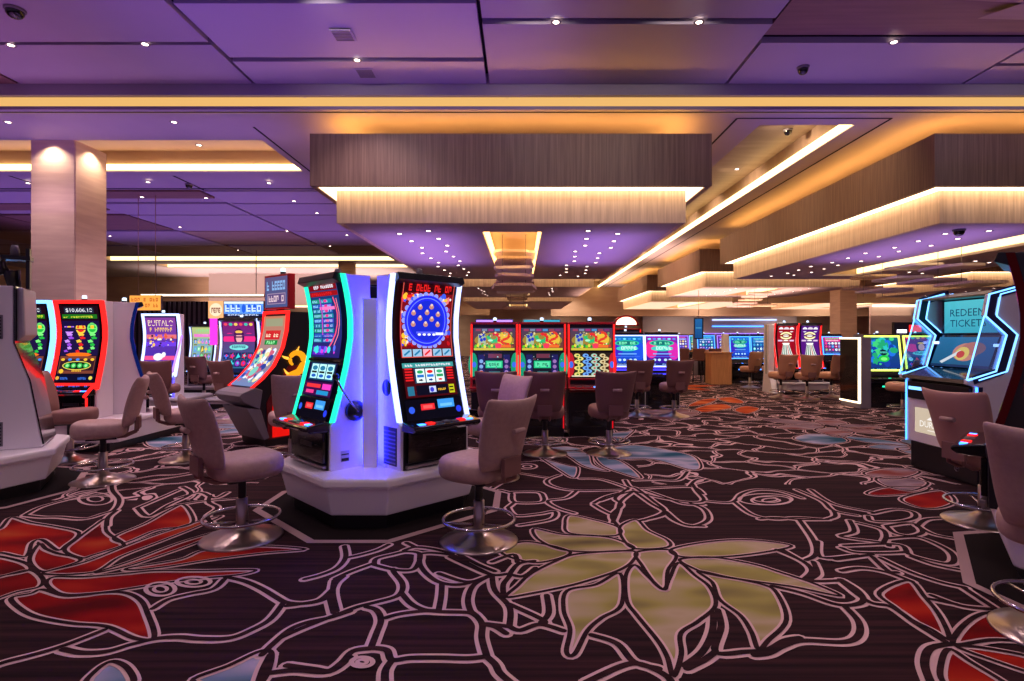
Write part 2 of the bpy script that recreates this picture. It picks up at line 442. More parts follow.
def art_reels_small(A, rnd):
    A.rect(0, 0, 1, 1, (18, 12, 50), 6); A.layer()
    A.rect(.1, .48, .95, .98, (20, 70, 110)); A.rect(.02, .03, .98, .42, (60, 10, 70)); A.layer()
    for k in range(3):
        A.rect(.14+k*.27, .52, .38+k*.27, .95, (190, 250, 250))
    A.layer()
    for k in range(3):
        A.ell(.26+k*.27, .83, .09, (40, 120, 160), .07); A.rect(.17+k*.27, .68, .35+k*.27, .74, BLK_); A.ell(.26+k*.27, .6, .08, (30, 90, 190), .05)
    A.rect(.1, .25, .6, .36, (230, 50, 60)); A.rect(.66, .22, .95, .38, (250, 60, 190)); A.rect(.12, .08, .4, .18, (240, 60, 140)); A.rect(.5, .06, .9, .18, (30, 140, 200))
def art_wheel(A, rnd):
    A.rect(0, 0, 1, 1, (120, 10, 22), 14); A.layer()
    A.rect(.0, .86, 1, 1, (46, 4, 8)); A.layer(); A.glyphs(.05, .88, .97, .975, (225, 30, 30), 13, rnd, .8)
    A.layer(); blobs(A, .0, .70, 1, .86, 60, [GOLD_, (230,230,240), RED_, (60,90,230), (240,120,120)], rnd, .015, .05)
    blobs(A, .0, .14, .25, .7, 34, [(190,20,30), GOLD_, (240,220,220), (60,80,220)], rnd, .015, .045)
    blobs(A, .78, .14, 1, .7, 34, [(190,20,30), GOLD_, (240,220,220), (60,80,220)], rnd, .015, .045)
    A.layer()
    n = 26
    for k in range(n):
        t = 2*pi*k/n; A.ell(.5+.43*cos(t), .49+.43*A.a*sin(t), .045, (140, 150, 255))
    A.layer(); A.ell(.5, .49, .42, (34, 40, 235), n=40); A.layer(); A.ring(.5, .49, .38, .015, (110, 130, 255), 40); A.ell(.5, .49, .33, (24, 40, 205), n=36)
    A.layer()
    for i, (du, dv) in enumerate(((-.14,.17),(.08,.18),(-.26,.09),(0,.1),(.22,.08),(-.13,.02),(.1,.01),(-.26,-.06),(-.02,-.06),(.22,-.06))):
        A.ell(.5+du, .50+dv, .045, (190, 130, 120), .032); A.ell(.5+du, .525+dv, .025, (230, 200, 190), .018)
    A.rect(.3, .32, .72, .345, (90, 100, 255)); A.layer()
    for k in range(4): A.ell(.36+k*.095, .305, .034, WHITE_, .018)
    A.rect(.68, .30, .84, .335, WHITE_)
    A.rect(0, .0, 1, .12, (70, 10, 20)); A.layer()
    for k in range(5):
        u = .015+k*.195; A.rect(u, .012, u+.17, .108, (150, 190, 220) if k != 2 else (240, 170, 190)); A.layer(); A.line([(u+.03,.03),(u+.14,.09)], .03, (30,120,170) if k != 2 else RED_)
    A.frame(.0, .0, 1, 1, .012, (230, 90, 80))
def art_link(A, rnd, blue=False):
    A.rect(0, 0, 1, 1, (12, 10, 30), 16, top=(30, 8, 20)); A.layer()
    A.rect(.12, .90, .88, .975, (30, 40, 60)); A.layer(); A.text('$10,606.18', .16, .91, .84, .965, WHITE_)
    A.rect(.05, .83, .95, .885, (30, 110, 30)); A.layer(); A.glyphs(.08, .84, .92, .875, (210, 220, 60), 13, rnd)
    A.rect(.02, .34, .98, .8, (24, 14, 60)); A.layer()
    cols = [((150,70,220),(200,140,255)), ((225,30,30),(250,200,60)), ((30,180,60),(120,240,120))]
    for k in range(3):
        u = .2+k*.3; a, b = cols[k]
        A.ell(u, .70, .13, b, .075); A.ell(u, .70, .10, a, .05); A.ell(u, .72, .05, GOLD_, .03)
        A.layer()
        for j in range(6):
            A.ell(u+.05*sin(j*2.2), .62-j*.045, .09-.006*j, a if j % 2 else b, .026, 9, .65)
    A.layer(); A.ell(.5, .35, .34, (240, 110, 20), .03); A.layer()
    A.rect(.04, .10, .96, .33, (120, 60, 45)); A.layer(); A.rect(.06, .12, .94, .31, (50, 24, 36)); A.layer()
    A.ell(.5, .205, .37, (230, 210, 90), .06); A.layer(); A.ell(.5, .205, .345, (16, 20, 16), .05); A.layer()
    for k in range(4): A.ell(.26+k*.16, .205, .07, (40, 170, 70), .035); 
    A.layer()
    for k in range(4): A.ell(.26+k*.16, .205, .04, (150, 240, 150), .02)
    for u in (.12, .3, .5, .7, .88): A.ell(u, .285, .05, rnd.choice([GOLD_, RED_, (60,130,230)]), .018)
    A.glyphs(.4, .125, .65, .15, GOLD_, 6, rnd); A.ell(.13, .13, .06, GOLD_, .03)
    A.rect(0, 0, 1, .08, (10, 10, 40)); A.layer(); A.glyphs(.15, .02, .35, .05, (60, 110, 220), 5, rnd); A.glyphs(.6, .02, .82, .05, (60, 110, 220), 5, rnd); A.ell(.92, .04, .05, (230, 210, 90), .025); A.ell(.07, .04, .05, (220, 160, 60), .025)
def art_buffalo(A, rnd):
    A.rect(0, 0, 1, 1, (50, 36, 170), 12, top=(130, 60, 150)); A.layer()
    A.text('BUFFALO', .08, .84, .92, .95, (250, 225, 190)); A.glyphs(.12, .73, .88, .81, (240, 190, 110), 9, rnd)
    for v, c in ((.60, (220, 110, 120)), (.46, (110, 60, 220)), (.20, (230, 80, 140))): A.rect(.0, v, 1, v+.08, c)
    A.layer(); blobs(A, .05, .42, .95, .72, 40, [(40,30,60),(250,190,90),(90,60,220),(220,90,60),(250,230,200)], rnd, .02, .06)
    A.ell(.45, .26, .16, WHITE_, .07); A.ell(.62, .30, .07, WHITE_, .05); A.rect(.0, .0, 1, .14, (40, 40, 170)); A.layer(); A.glyphs(.05, .03, .55, .1, (250, 200, 150), 7, rnd); A.rect(.62, .02, .95, .12, (150, 110, 250))
def art_jungle_top(A, rnd):
    A.rect(0, 0, 1, 1, (120, 60, 40), 5, top=(70, 60, 90)); A.layer()
    for k in range(6): A.rect(.06+k*.15, .86, .18+k*.15, .96, [(150,60,90),(120,130,160),(160,50,120),(70,140,200),(150,60,80),(120,50,110)][k])
    A.rect(.02, .0, .98, .1, (210, 190, 60)); A.layer()
    A.ell(.5, .45, .47, (160, 130, 50), .34, 24); A.layer(); A.rect(.12, .12, .3, .72, (170, 190, 150)); A.ell(.74, .5, .18, (230, 190, 60), .33)
    A.layer()
    for u, v in ((.17,.62),(.24,.7),(.2,.46),(.27,.5)): A.ell(u, v, .045, (30, 60, 190), .1, 10, .7)
    A.line([(.36,.66),(.37,.52),(.43,.42),(.51,.40),(.58,.46),(.60,.58)], .09, (40, 190, 110))
    A.line([(.46,.70),(.54,.74),(.60,.66),(.62,.52),(.60,.38)], .07, (225, 40, 45)); A.ell(.41, .44, .06, (180, 245, 200), .05)
    A.layer()
    A.line([(.70,.78),(.80,.80),(.86,.66),(.82,.54),(.70,.46),(.66,.34),(.86,.26)], .06, (225, 60, 40)); A.line([(.70,.68),(.76,.7)], .05, GOLD_)
    blobs(A, .03, .1, .97, .36, 30, [(90,170,50),(230,210,80),(200,60,60),(60,110,60),(240,230,200)], rnd, .012, .03); blobs(A, .06, .6, .94, .85, 20, [(190,170,120),(120,150,90),(230,210,150),(60,60,110)], rnd, .012, .03)
    A.layer(); A.ell(.60, .2, .09, (240, 60, 90), .12); A.rect(.66, .12, .9, .24, (240, 110, 40))
    for k in range(9): A.ell(.06+k*.055, .16+.05*(k % 2), .03, [(90,200,40),(230,220,60),(40,140,60)][k % 3], .07)
def art_jungle_low(A, rnd):
    A.rect(0, 0, 1, 1, (16, 24, 36), 4); A.layer()
    A.ell(.0, .5, .11, (20, 150, 110), .5); A.ell(1.0, .5, .11, (20, 150, 110), .5)
    for u in (.12, .72): A.rect(u, .12, u+.15, .92, (30, 30, 90))
    A.rect(.36, .78, .68, .95, (110, 50, 70)); A.rect(.38, .06, .64, .22, (60, 110, 110)); A.layer()
    A.rect(.3, .36, .70, .66, (30, 190, 130)); A.layer(); A.rect(.33, .4, .67, .62, (90, 230, 170)); A.layer(); A.glyphs(.38, .46, .63, .56, (20, 100, 70), 4, rnd)
    for v in (.2, .42, .64): A.ell(.195, v, .045, (130, 170, 230), .08); A.ell(.79, v, .045, (150, 110, 180), .08)
    blobs(A, .02, .05, .98, .95, 26, [(40,90,120),(90,60,90),(30,140,120),(170,190,210),(120,70,60)], rnd, .008, .02)
    A.ell(.195, .18, .05, (200, 80, 60), .08); A.rect(.05, .0, .95, .05, (170, 190, 180)); A.ell(.03, .5, .05, (60,110,230), .12); A.ell(.97, .5, .05, (60,110,230), .12)
def art_snakes(A, rnd):
    A.rect(0, 0, 1, 1, (40, 30, 20), 4); A.layer(); A.ell(0, .5, .1, (190, 30, 40), .5); A.ell(1, .5, .1, (190, 30, 40), .5); A.layer(); A.ell(.02, .5, .05, (60,110,230), .14); A.ell(.98, .5, .05, (60,110,230), .14)
    for k in range(4):
        u = .2+k*.2; c = [(235,220,120),(110,170,240),(170,210,190),(220,200,150)][k]
        for j in range(7): A.ell(u+.04*(1 if j % 2 else -1), .1+j*.13, .07, c, .08)
        A.layer()
        for j in range(7): A.ell(u+.03*(1 if j % 2 else -1), .1+j*.13, .03, [(60,120,50),(40,60,160),(200,60,60),(120,80,30)][k], .035)
    A.rect(.03, .0, .97, .05, (230, 220, 190))
def art_ocean(A, rnd, warm=False):
    a, b = ((20, 60, 200), (20, 110, 190)) if not warm else ((40, 20, 150), (150, 30, 170))
    A.rect(0, 0, 1, 1, a, 8, top=b); A.layer()
    A.ell(.15, .55, .2, (60, 40, 190) if not warm else (230, 40, 140), .3); A.ell(.88, .5, .18, (30, 80, 220) if not warm else (210, 40, 170), .3); A.layer()
    A.ell(.5, .76, .4, (40, 190, 150), .10); A.ell(.5, .58, .36, (60, 200, 190), .09); A.layer()
    A.ell(.5, .76, .34, (20, 110, 110), .07); A.glyphs(.2, .54, .82, .65, (200, 250, 230), 6, rnd, .8); A.layer(); A.glyphs(.24, .72, .78, .8, (130, 250, 190), 6, rnd, .8)
    for k in range(6): A.ell(.1+k*.16, .9, .06, [(120,230,240),(60,150,230)][k % 2], .03)
    for u, v in ((.25,.2),(.4,.2),(.6,.2),(.75,.2)): A.ell(u, v, .05, (190, 230, 255), .04)
    A.rect(.2, .38, .8, .42, (110, 170, 240)); A.rect(.1, .3, .9, .32, (70, 110, 230)); A.rect(.0, .0, 1, .1, (20, 40, 120)); A.layer(); A.glyphs(.1, .03, .9, .07, (160, 200, 255), 12, rnd)
def art_fish(A, rnd):
    A.rect(0, 0, 1, 1, (14, 46, 130), 6, top=(14, 90, 120)); A.layer()
    blobs(A, 0, .08, 1, 1, 46, [(40,190,190),(30,110,220),(20,60,160),(60,200,120),(30,160,110)], rnd, .05, .13)
    A.layer(); A.ell(.5, .34, .17, (30, 190, 70), .1); A.ell(.5, .52, .12, (10, 40, 50), .09); A.layer(); A.ell(.5, .33, .1, (120, 240, 120), .05); A.glyphs(.4, .5, .62, .55, (90, 220, 200), 5, rnd)
    A.rect(0, 0, 1, .07, (16, 30, 60)); A.layer(); A.glyphs(.05, .015, .95, .05, (90, 180, 220), 14, rnd)
def art_face(A, rnd):
    A.rect(0, 0, 1, 1, (30, 110, 140), 10, top=(130, 20, 110)); A.layer()
    for k in range(6): A.ell(.1+k*.16, .95, .06, [(230,70,90),(60,190,170),(240,200,90)][k % 3], .03)
    A.ell(.2, .66, .2, (240, 40, 130), .12); A.ell(.82, .66, .2, (240, 40, 130), .12); A.layer()
    A.ell(.5, .70, .17, (70, 20, 80), .17); A.layer(); A.ell(.5, .68, .1, (235, 170, 170), .1); A.ell(.5, .80, .12, (250, 190, 90), .03); A.layer()
    A.ell(.5, .5, .3, (120, 220, 220), .06); A.layer(); A.glyphs(.28, .48, .72, .53, (20, 60, 90), 8, rnd)
    symbols(A, .03, .1, .97, .4, 5, 2, [(60,210,220),(230,40,90),(60,110,230),(150,60,200)], rnd, [(16,50,90),(30,30,90)])
    A.rect(0, 0, 1, .08, (20, 30, 70))
def art_totem(A, rnd, purple=False):
    A.rect(0, 0, 1, 1, (150, 8, 30) if not purple else (80, 20, 120), 8); A.layer()
    A.ell(.2, .9, .13, WHITE_, .07); A.ell(.8, .9, .13, WHITE_, .07); A.ell(.5, .92, .15, (220, 210, 220), .05); A.layer()
    A.ell(.5, .74, .34, (250, 240, 180), .1); A.layer(); A.ell(.5, .74, .26, (140, 90, 40), .06); A.layer(); A.ell(.5, .74, .17, (240, 240, 230), .035)
    A.trap(.1, .12, .88, .56, .36, .64, (225, 230, 220)); A.ell(.5, .55, .2, (250, 250, 240), .08); A.layer()
    for k in range(5): A.trap(.12, .16+k*.15, .22+k*.15, .5, .36+k*.06, .39+k*.06, [(20,60,60),(40,110,90),(30,40,50),(190,60,60),(20,80,90)][k])
    A.rect(.05, .58, .3, .63, (220, 190, 220)); A.rect(.7, .58, .95, .63, (220, 190, 220)); A.rect(.03, .0, .97, .1, (60, 60, 70))
def art_strip(A, rnd):
    A.rect(0, 0, 1, 1, (110, 130, 180), 16, top=(190, 120, 90)); A.layer()
    A.rect(.1, .84, .9, .97, (150, 150, 120)); A.rect(.15, .70, .85, .82, (200, 30, 40)); A.rect(.2, .63, .8, .69, (20, 130, 60)); A.layer(); A.glyphs(.2, .73, .8, .79, (255, 220, 190), 5, rnd); A.glyphs(.3, .64, .7, .68, (160, 250, 170), 4, rnd)
    blobs(A, .02, .05, .98, .62, 70, [(230,235,250),(90,130,220),(40,60,150),(120,200,190),(240,220,160),(200,90,120)], rnd, .05, .14)
def art_generic(pal, bgs):
    def f(A, rnd):
        A.rect(0, 0, 1, 1, bgs[0], 6, top=bgs[1]); A.layer()
        A.glyphs(.12, .86, .88, .95, pal[0], 8, rnd); A.rect(.08, .74, .92, .83, pal[1]); A.layer(); A.glyphs(.15, .76, .85, .81, WHITE_, 9, rnd)
        symbols(A, .05, .16, .95, .72, 5, 3, pal, rnd, [bgs[0], tuple(int(c*.6) for c in bgs[1])])
        A.rect(0, 0, 1, .12, tuple(int(c*.5) for c in bgs[0])); A.layer(); A.glyphs(.08, .03, .92, .09, pal[2], 12, rnd)
    return f
# ================================================================== THE ROOM
H1, H2 = 5.20, 4.84                 # near and main ceiling heights
Y0 = 8.2                            # where the ceiling drops

# ---- floor: carpet with its woven pattern (all of it one surface)
def catmull(pts, closed=False, n=6):
    if len(pts) < 3: return [Vector(p) for p in pts]
    P = [Vector(p) for p in pts]; out = []
    N = len(P); rng = N if closed else N-1
    for i in range(rng):
        if closed: a, b, c, d = P[i-1], P[i], P[(i+1) % N], P[(i+2) % N]
        else: a, b, c, d = P[max(i-1, 0)], P[i], P[i+1], P[min(i+2, N-1)]
        for k in range(n):
            t = k/n
            out.append(.5*((2*b)+(c-a)*t+(2*a-5*b+4*c-d)*t*t+(3*b-a-3*c+d)*t**3))
    if not closed: out.append(P[-1])
    return out
LW, CW = .076, .036                  # width of the pale double line and of the dark channel inside it
class Carpet(MB):
    zk = 0
    def strip(s, pts, w, z, mat, closed=False):
        n = len(pts); L = []; Rr = []; s.zk += 1; z += s.zk*2e-6
        for i in range(n):
            z += 4e-7
            if closed: t = pts[(i+1) % n]-pts[i-1]
            else: t = pts[min(i+1, n-1)]-pts[max(i-1, 0)]
            if t.length < 1e-6: t = Vector((1, 0))
            t.normalize(); q = Vector((-t.y, t.x))*w/2
            L.append(s.vert((pts[i].x+q.x, pts[i].y+q.y, z))); Rr.append(s.vert((pts[i].x-q.x, pts[i].y-q.y, z)))
        for i in range(n if closed else n-1):
            j = (i+1) % n
            s.face((Rr[i], Rr[j], L[j], L[i]), mat)
    def disc(s, c, r, z, mat, n=10):
        s.zk += 1; z += s.zk*2e-6
        s.face([s.vert((c.x+r*cos(2*pi*k/n), c.y+r*sin(2*pi*k/n), z)) for k in range(n)], mat)
    def channel(s, pts, closed=False, w=1.0):
        q = catmull(pts, closed)
        s.strip(q, LW*w, .0020, M['carpet_line'], closed)
        s.strip(q, CW*w, .0045, M['carpet'], closed)
        if not closed:
            for p in (q[0], q[-1]):
                s.disc(p, LW*w/2, .0019, M['carpet_line']); s.disc(p, CW*w/2, .0046, M['carpet'])
    def line(s, pts, w=.024, closed=False, z=.0072):
        s.strip(catmull(pts, closed), w, z, M['carpet_line'], closed)
    def petal(s, pts, mat, z=.0006):
        s.zk += 1; z += s.zk*1e-6
        q = catmull(pts, True, 4)
        from mathutils.geometry import tessellate_polygon
        vs = [Vector((p.x, p.y, 0)) for p in q]
        idx = [s.vert((p.x, p.y, z)) for p in q]
        for tri in tessellate_polygon([vs]):
            a, b, c = [q[k] for k in tri]
            if (b-a).cross(c-a) < 0: tri = tri[::-1]
            s.face([idx[k] for k in tri], mat)
def PX(ox, oy, k, pts): return [Vector(flo(ox+x/k, oy+y/k)) for x, y in pts]

fl = Carpet()
SPLIT = 6.6
for x0, x1, ys in ((-26, -2.7, 5.15), (-2.7, 1.35, 6.7), (1.35, 30, 5.7)):
    fl.poly([(x0, -6, 0), (x1, -6, 0), (x1, ys, 0), (x0, ys, 0)], M['carpet'])
    fl.poly([(x0, ys, 0), (x1, ys, 0), (x1, 46, 0), (x0, 46, 0)], M['carpet_net'])
K = 3.565
ch = []                               # (origin x, origin y, zoom, points)
# left, by the red flower
ch += [(0,490,K,p) for p in (
 [(-90,665),(0,622),(120,590),(220,560),(300,530),(370,502)],
 [(225,570),(290,583),(380,578),(470,553),(560,532),(640,527),(713,533),(820,530),(900,500),(965,462),(1010,405)],
 [(545,425),(600,392),(680,372),(760,355),(800,320)],
 [(90,90),(150,60),(260,30),(330,10)], [(90,92),(150,98),(210,98),(300,104),(370,85),(410,70),(425,35),(400,0),(400,-40)],
 [(490,65),(530,95),(600,55),(680,15),(650,-10)], [(490,65),(560,35),(640,0)], [(415,75),(385,100),(380,130)],
 [(-120,330),(-60,300),(-20,240)],
)]
ch += [(150,490,K,p) for p in (
 [(270,312),(340,328),(400,355),(450,385),(485,403),(540,408),(600,400),(640,380),(662,335),(690,310)],
 [(400,590),(440,550),(500,500),(560,475),(640,458),(713,435)],
 [(640,385),(655,440)], [(430,590),(405,640),(385,700)], [(430,655),(520,645),(640,650),(713,600)],
 [(215,20),(210,45),(240,65),(205,95),(230,130)], [(275,10),(230,30),(180,10),(100,30)], [(0,95),(80,60),(130,50),(200,40),(330,30)],
)]
ch += [(300,530,4.51,p) for p in (
 [(200,75),(206,125),(170,172),(100,203),(22,224)], [(206,128),(270,115),(350,92),(400,68)],
 [(160,222),(230,190),(335,152)], [(155,230),(148,290),(165,370)], [(-60,345),(0,337),(90,318),(145,272)],
 [(-90,490),(0,450),(100,410),(185,378),(260,350),(340,330),(430,305),(460,278),(460,240),(425,195),(418,178)],
 [(335,160),(345,132),(420,112),(480,100),(540,110),(530,160),(500,184),(425,182),(335,160)],
 [(540,110),(542,160),(580,208),(640,242),(740,247),(860,207)], [(540,110),(600,106),(700,120),(770,160),(860,205)],
 [(640,245),(637,300),(625,367)], [(455,285),(500,335),(560,363),(625,367)],
 [(860,208),(785,250),(758,310),(768,365),(795,390),(822,430),(820,490),(842,572)],
 [(300,350),(345,365),(365,410),(345,470),(320,535)], [(385,400),(450,382),(560,369),(640,372),(760,376),(795,392)],
 [(320,535),(390,545),(415,590),(500,581),(640,580),(760,583),(842,574)], [(415,592),(385,640),(385,720)],
 [(320,537),(240,550),(190,600),(130,640),(60,632),(-60,615)], [(842,575),(880,610),(902,650),(960,700)],
 [(825,430),(880,440),(930,470)], [(470,95),(520,80),(600,88),(690,110)], [(480,60),(520,80)],
)]
ch += [(450,490,K,p) for p in (
 [(150,308),(160,360),(212,420),(212,488)], [(212,490),(250,503),(320,482),(405,505)], [(130,480),(212,490)],
 [(212,410),(330,465),(330,482)], [(345,378),(352,440),(325,475)], [(0,240),(60,268),(150,305),(212,303),(190,340),(192,385)],
 [(30,230),(100,268),(160,292)], [(150,258),(225,232),(240,260)], [(212,303),(245,265),(300,255)], [(212,303),(262,310),(305,280)],
 [(-40,300),(60,330),(150,308)],
)]
ch += [(600,490,K,p) for p in (
 [(-30,520),(60,550),(120,615),(210,640)], [(300,630),(365,580),(400,510),(405,440)], [(420,430),(432,490),(412,580),(520,580),(600,572),(660,540),(713,530)],
 [(412,580),(370,610),(310,640)], [(-50,690),(80,630),(150,625),(235,665),(260,700)],
 [(120,5),(180,48),(232,85),(140,112)], [(120,5),(75,40),(62,80),(45,118)], [(232,83),(270,112),(330,130),(385,108),(372,70),(322,48)],
 [(120,5),(220,30),(320,45),(370,38),(345,5),(330,-20)], [(370,40),(470,45),(505,15),(560,0),(640,5),(720,30)], [(480,45),(540,88),(620,105),(700,100),(790,105)],
 [(650,215),(720,255)], [(0,40),(60,20),(120,5)],
)]
ch += [(760,490,K,p) for p in (
 [(140,108),(190,180),(200,230),(165,252)], [(60,215),(150,255),(185,290),(158,322)], [(205,185),(218,242),(350,235)], [(190,258),(205,300),(180,326),(285,325)],
 [(45,345),(150,370),(280,412),(365,402),(350,362),(290,322)], [(300,415),(350,470),(352,520),(300,545),(150,540),(80,560),(30,585),(-20,592)],
 [(285,322),(310,345),(390,402),(470,420),(560,482),(662,545)], [(290,290),(360,280),(450,295),(540,328)], [(400,240),(455,290),(490,296)], [(270,250),(400,232)],
 [(290,208),(350,225),(500,225),(520,215),(480,195),(300,200)], [(320,110),(335,150),(290,168),(440,190),(460,202)], [(345,118),(430,140),(450,165),(440,190)],
 [(385,95),(400,112),(480,115),(550,102),(545,80),(480,70),(400,85)], [(450,130),(540,120),(580,150),(540,165),(480,155),(450,130)], [(560,130),(600,105),(720,102)],
 [(560,130),(620,160),(725,180)], [(450,175),(560,170),(660,210),(692,245),(665,265),(540,235),(520,215)], [(430,245),(530,292),(640,330),(730,350)], [(540,240),(620,268),(730,290)],
 [(130,0),(220,40),(262,75),(345,92)], [(180,0),(260,50),(400,80)], [(235,107),(268,95),(262,75)], [(0,105),(60,100),(140,107),(240,107)], [(600,390),(700,410)],
)]
ch += [(864,500,3.7625,p) for p in (
 [(325,545),(250,562),(228,620),(255,700)], [(255,362),(370,402),(500,415)], [(370,330),(495,412)], [(490,320),(600,380)],
)]
ch += [(500,430,5.12,p) for p in (
 [(640,258),(662,290),(700,302),(780,362),(842,420),(735,465)], [(660,300),(590,350),(622,385),(572,440),(600,492)], [(660,300),(520,255),(410,250)],
 [(655,308),(390,312),(270,290),(240,260),(305,232)], [(390,315),(340,350),(245,365),(290,400),(380,428)], [(480,378),(540,345),(610,325)], [(480,385),(520,410),(565,432)],
 [(690,260),(800,257),(912,258),(960,215)], [(720,303),(860,295),(990,295),(1040,330)], [(740,310),(860,352),(940,380),(1040,385)], [(850,420),(930,482),(1040,495)],
 [(80,220),(240,245)], [(60,330),(75,372),(210,372),(222,342),(190,320),(60,320)], [(40,400),(80,440),(200,432),(280,420),(262,460),(100,490)],
 [(0,310),(60,325)], [(75,372),(40,400)], [(970,290),(1000,260),(1040,250)], [(-40,300),(20,260),(80,200)],
)]
for ox, oy, k, p in ch: fl.channel(PX(ox, oy, k, p))
# eyes woven between the lines
for ox, oy, k, u, v, ru, rv in ((0,490,K,572,358,52,24),(0,490,K,690,332,60,18),(0,490,K,340,35,60,22),(300,530,4.51,280,603,48,22),
                                (600,490,K,590,36,95,20),(760,490,K,40,40,70,16),(500,430,5.12,140,190,50,14)):
    for s_, w_ in ((1, .024), (.45, .02)):
        fl.line(PX(ox, oy, k, [(u+ru*s_*cos(2*pi*t/12), v+rv*s_*sin(2*pi*t/12)) for t in range(12)]), w_, True)
pet = {
 'petal_gold': [(450,490,K,p) for p in (
   [(180,220),(240,190),(310,190),(430,225),(330,260),(240,250)], [(300,140),(400,160),(520,165),(600,180),(650,215),(430,220),(320,182)], [(425,92),(500,105),(600,135),(588,165),(430,157),(410,122)],
   [(200,385),(240,345),(290,300),(380,255),(460,230),(650,220),(652,255),(600,290),(480,330),(400,350),(300,370)],
   [(418,362),(520,340),(606,300),(612,410),(540,460),(490,505),(445,588),(415,580),(428,500),(405,430)])] +
  [(600,490,K,p) for p in (
   [(70,150),(80,125),(130,108),(170,145),(240,180),(242,206),(130,212),(90,188)], [(130,225),(240,215),(272,240),(242,290),(234,356),(195,335),(150,272)],
   [(93,305),(125,270),(170,310),(225,356),(248,318),(280,262),(340,308),(392,350),(412,415),(350,472),(288,515),(290,590),(262,668),(240,600),(205,540),(130,448),(95,395)],
   [(258,212),(400,185),(540,180),(682,200),(600,222),(450,240),(290,240)], [(285,250),(400,242),(540,265),(640,295),(760,335),(858,381),(700,350),(560,330),(400,305),(340,285)],
   [(350,292),(450,312),(580,340),(630,370),(665,465),(600,540),(565,572),(540,510),(500,450),(425,392),(400,332)])],
 'petal_red': [(0,490,K,p) for p in (
   [(40,388),(110,372),(150,358),(230,380),(300,378),(380,368),(450,370),(500,395),(525,440),(550,528),(480,532),(380,490),(250,478),(130,455),(70,425)],
   [(165,330),(200,312),(300,312),(450,300),(560,290),(720,290),(905,287),(860,304),(713,318),(600,332),(480,352),(350,370),(230,376),(180,355)],
   [(-60,330),(0,312),(105,288),(152,318),(140,348),(60,366),(-60,400)], [(-60,240),(0,240),(88,262),(105,288),(0,310),(-60,322)],
   [(-60,160),(0,140),(40,100),(110,118),(200,133),(282,155),(235,200),(205,217),(150,180),(115,190),(90,240),(0,226),(-60,235)],
   [(230,218),(270,180),(340,128),(378,105),(380,150),(438,192),(425,205),(330,235),(290,245)],
   [(105,250),(140,195),(165,213),(210,230),(265,240),(285,255),(205,282),(140,292)], [(410,168),(520,120),(600,75),(655,55),(690,108),(655,132),(560,145),(470,182),(435,190)],
   [(150,300),(300,260),(440,205),(560,160),(720,110),(790,95),(700,135),(560,190),(430,240),(330,296)],
   [(340,298),(470,255),(640,190),(780,150),(700,190),(560,240),(450,275)], [(460,280),(640,250),(735,215),(930,202),(1090,214),(935,228),(760,250),(600,275),(480,288)])] +
  [(760,490,K,p) for p in ([(425,368),(530,325),(590,388),(640,450),(675,535),(610,500),(540,465),(480,420)], [(380,12),(450,-8),(600,-8),(560,12),(430,22)], [(505,30),(640,2),(695,40),(640,66),(560,62)])] +
  [(864,500,3.7625,p) for p in ([(335,530),(380,470),(450,430),(560,425),(660,440),(640,525),(480,530),(360,548)], [(350,555),(450,560),(640,600),(660,660),(480,605)], [(320,565),(400,612),(560,720),(420,740),(300,690),(290,620)])],
 'petal_blue': [(0,490,K,[(310,700),(345,645),(400,615),(455,640),(468,700)]), (150,490,K,[(150,685),(280,630),(395,578),(435,592),(400,690),(300,720)]),
   (500,430,5.12,[(205,140),(260,158),(360,185),(400,195),(380,248),(300,205)]), (500,430,5.12,[(320,108),(450,120),(480,178),(555,212),(440,192),(370,150)]),
   (500,430,5.12,[(490,130),(620,160),(725,246),(620,222),(520,182)]), (500,430,5.12,[(560,148),(780,152),(960,202),(1030,195),(1000,140),(900,110),(700,78),(560,95)]),
   (500,430,5.12,[(560,20),(640,10),(690,0),(640,45),(600,60)]), (500,430,5.12,[(200,100),(330,85),(420,100),(330,110)]),
   (700,430,5.12,[(480,40),(560,20),(700,30),(760,60),(640,75),(520,60)]), (0,430,5.12,[(740,60),(800,40),(980,30),(900,80),(780,90)])],
 'petal_orange': [(680,395,8.0,[(60,90),(160,40),(300,30),(220,70)]), (680,395,8.0,[(80,130),(200,85),(330,70),(420,100),(300,125),(190,140)]), (680,395,8.0,[(300,30),(420,20),(520,60),(400,62)]), (680,395,8.0,[(430,120),(520,90),(640,110),(540,150)])],
 'petal_pale': [(500,395,5.0,[(700,80),(860,60),(1000,85),(900,120),(760,115)]), (700,425,5.0,[(820,240),(960,215),(1100,235),(1000,270),(880,265)]), (700,425,5.0,[(880,270),(1000,262),(1140,290),(1060,330),(940,310)]),
   (300,395,5.0,[(-520,120),(-420,90),(-250,100),(-300,150),(-450,150)])],
}
for k_, L_ in pet.items():
    for ox, oy, k, p in L_:
        q = PX(ox, oy, k, p); fl.petal(q, M[k_]); fl.channel(q, True, .72)
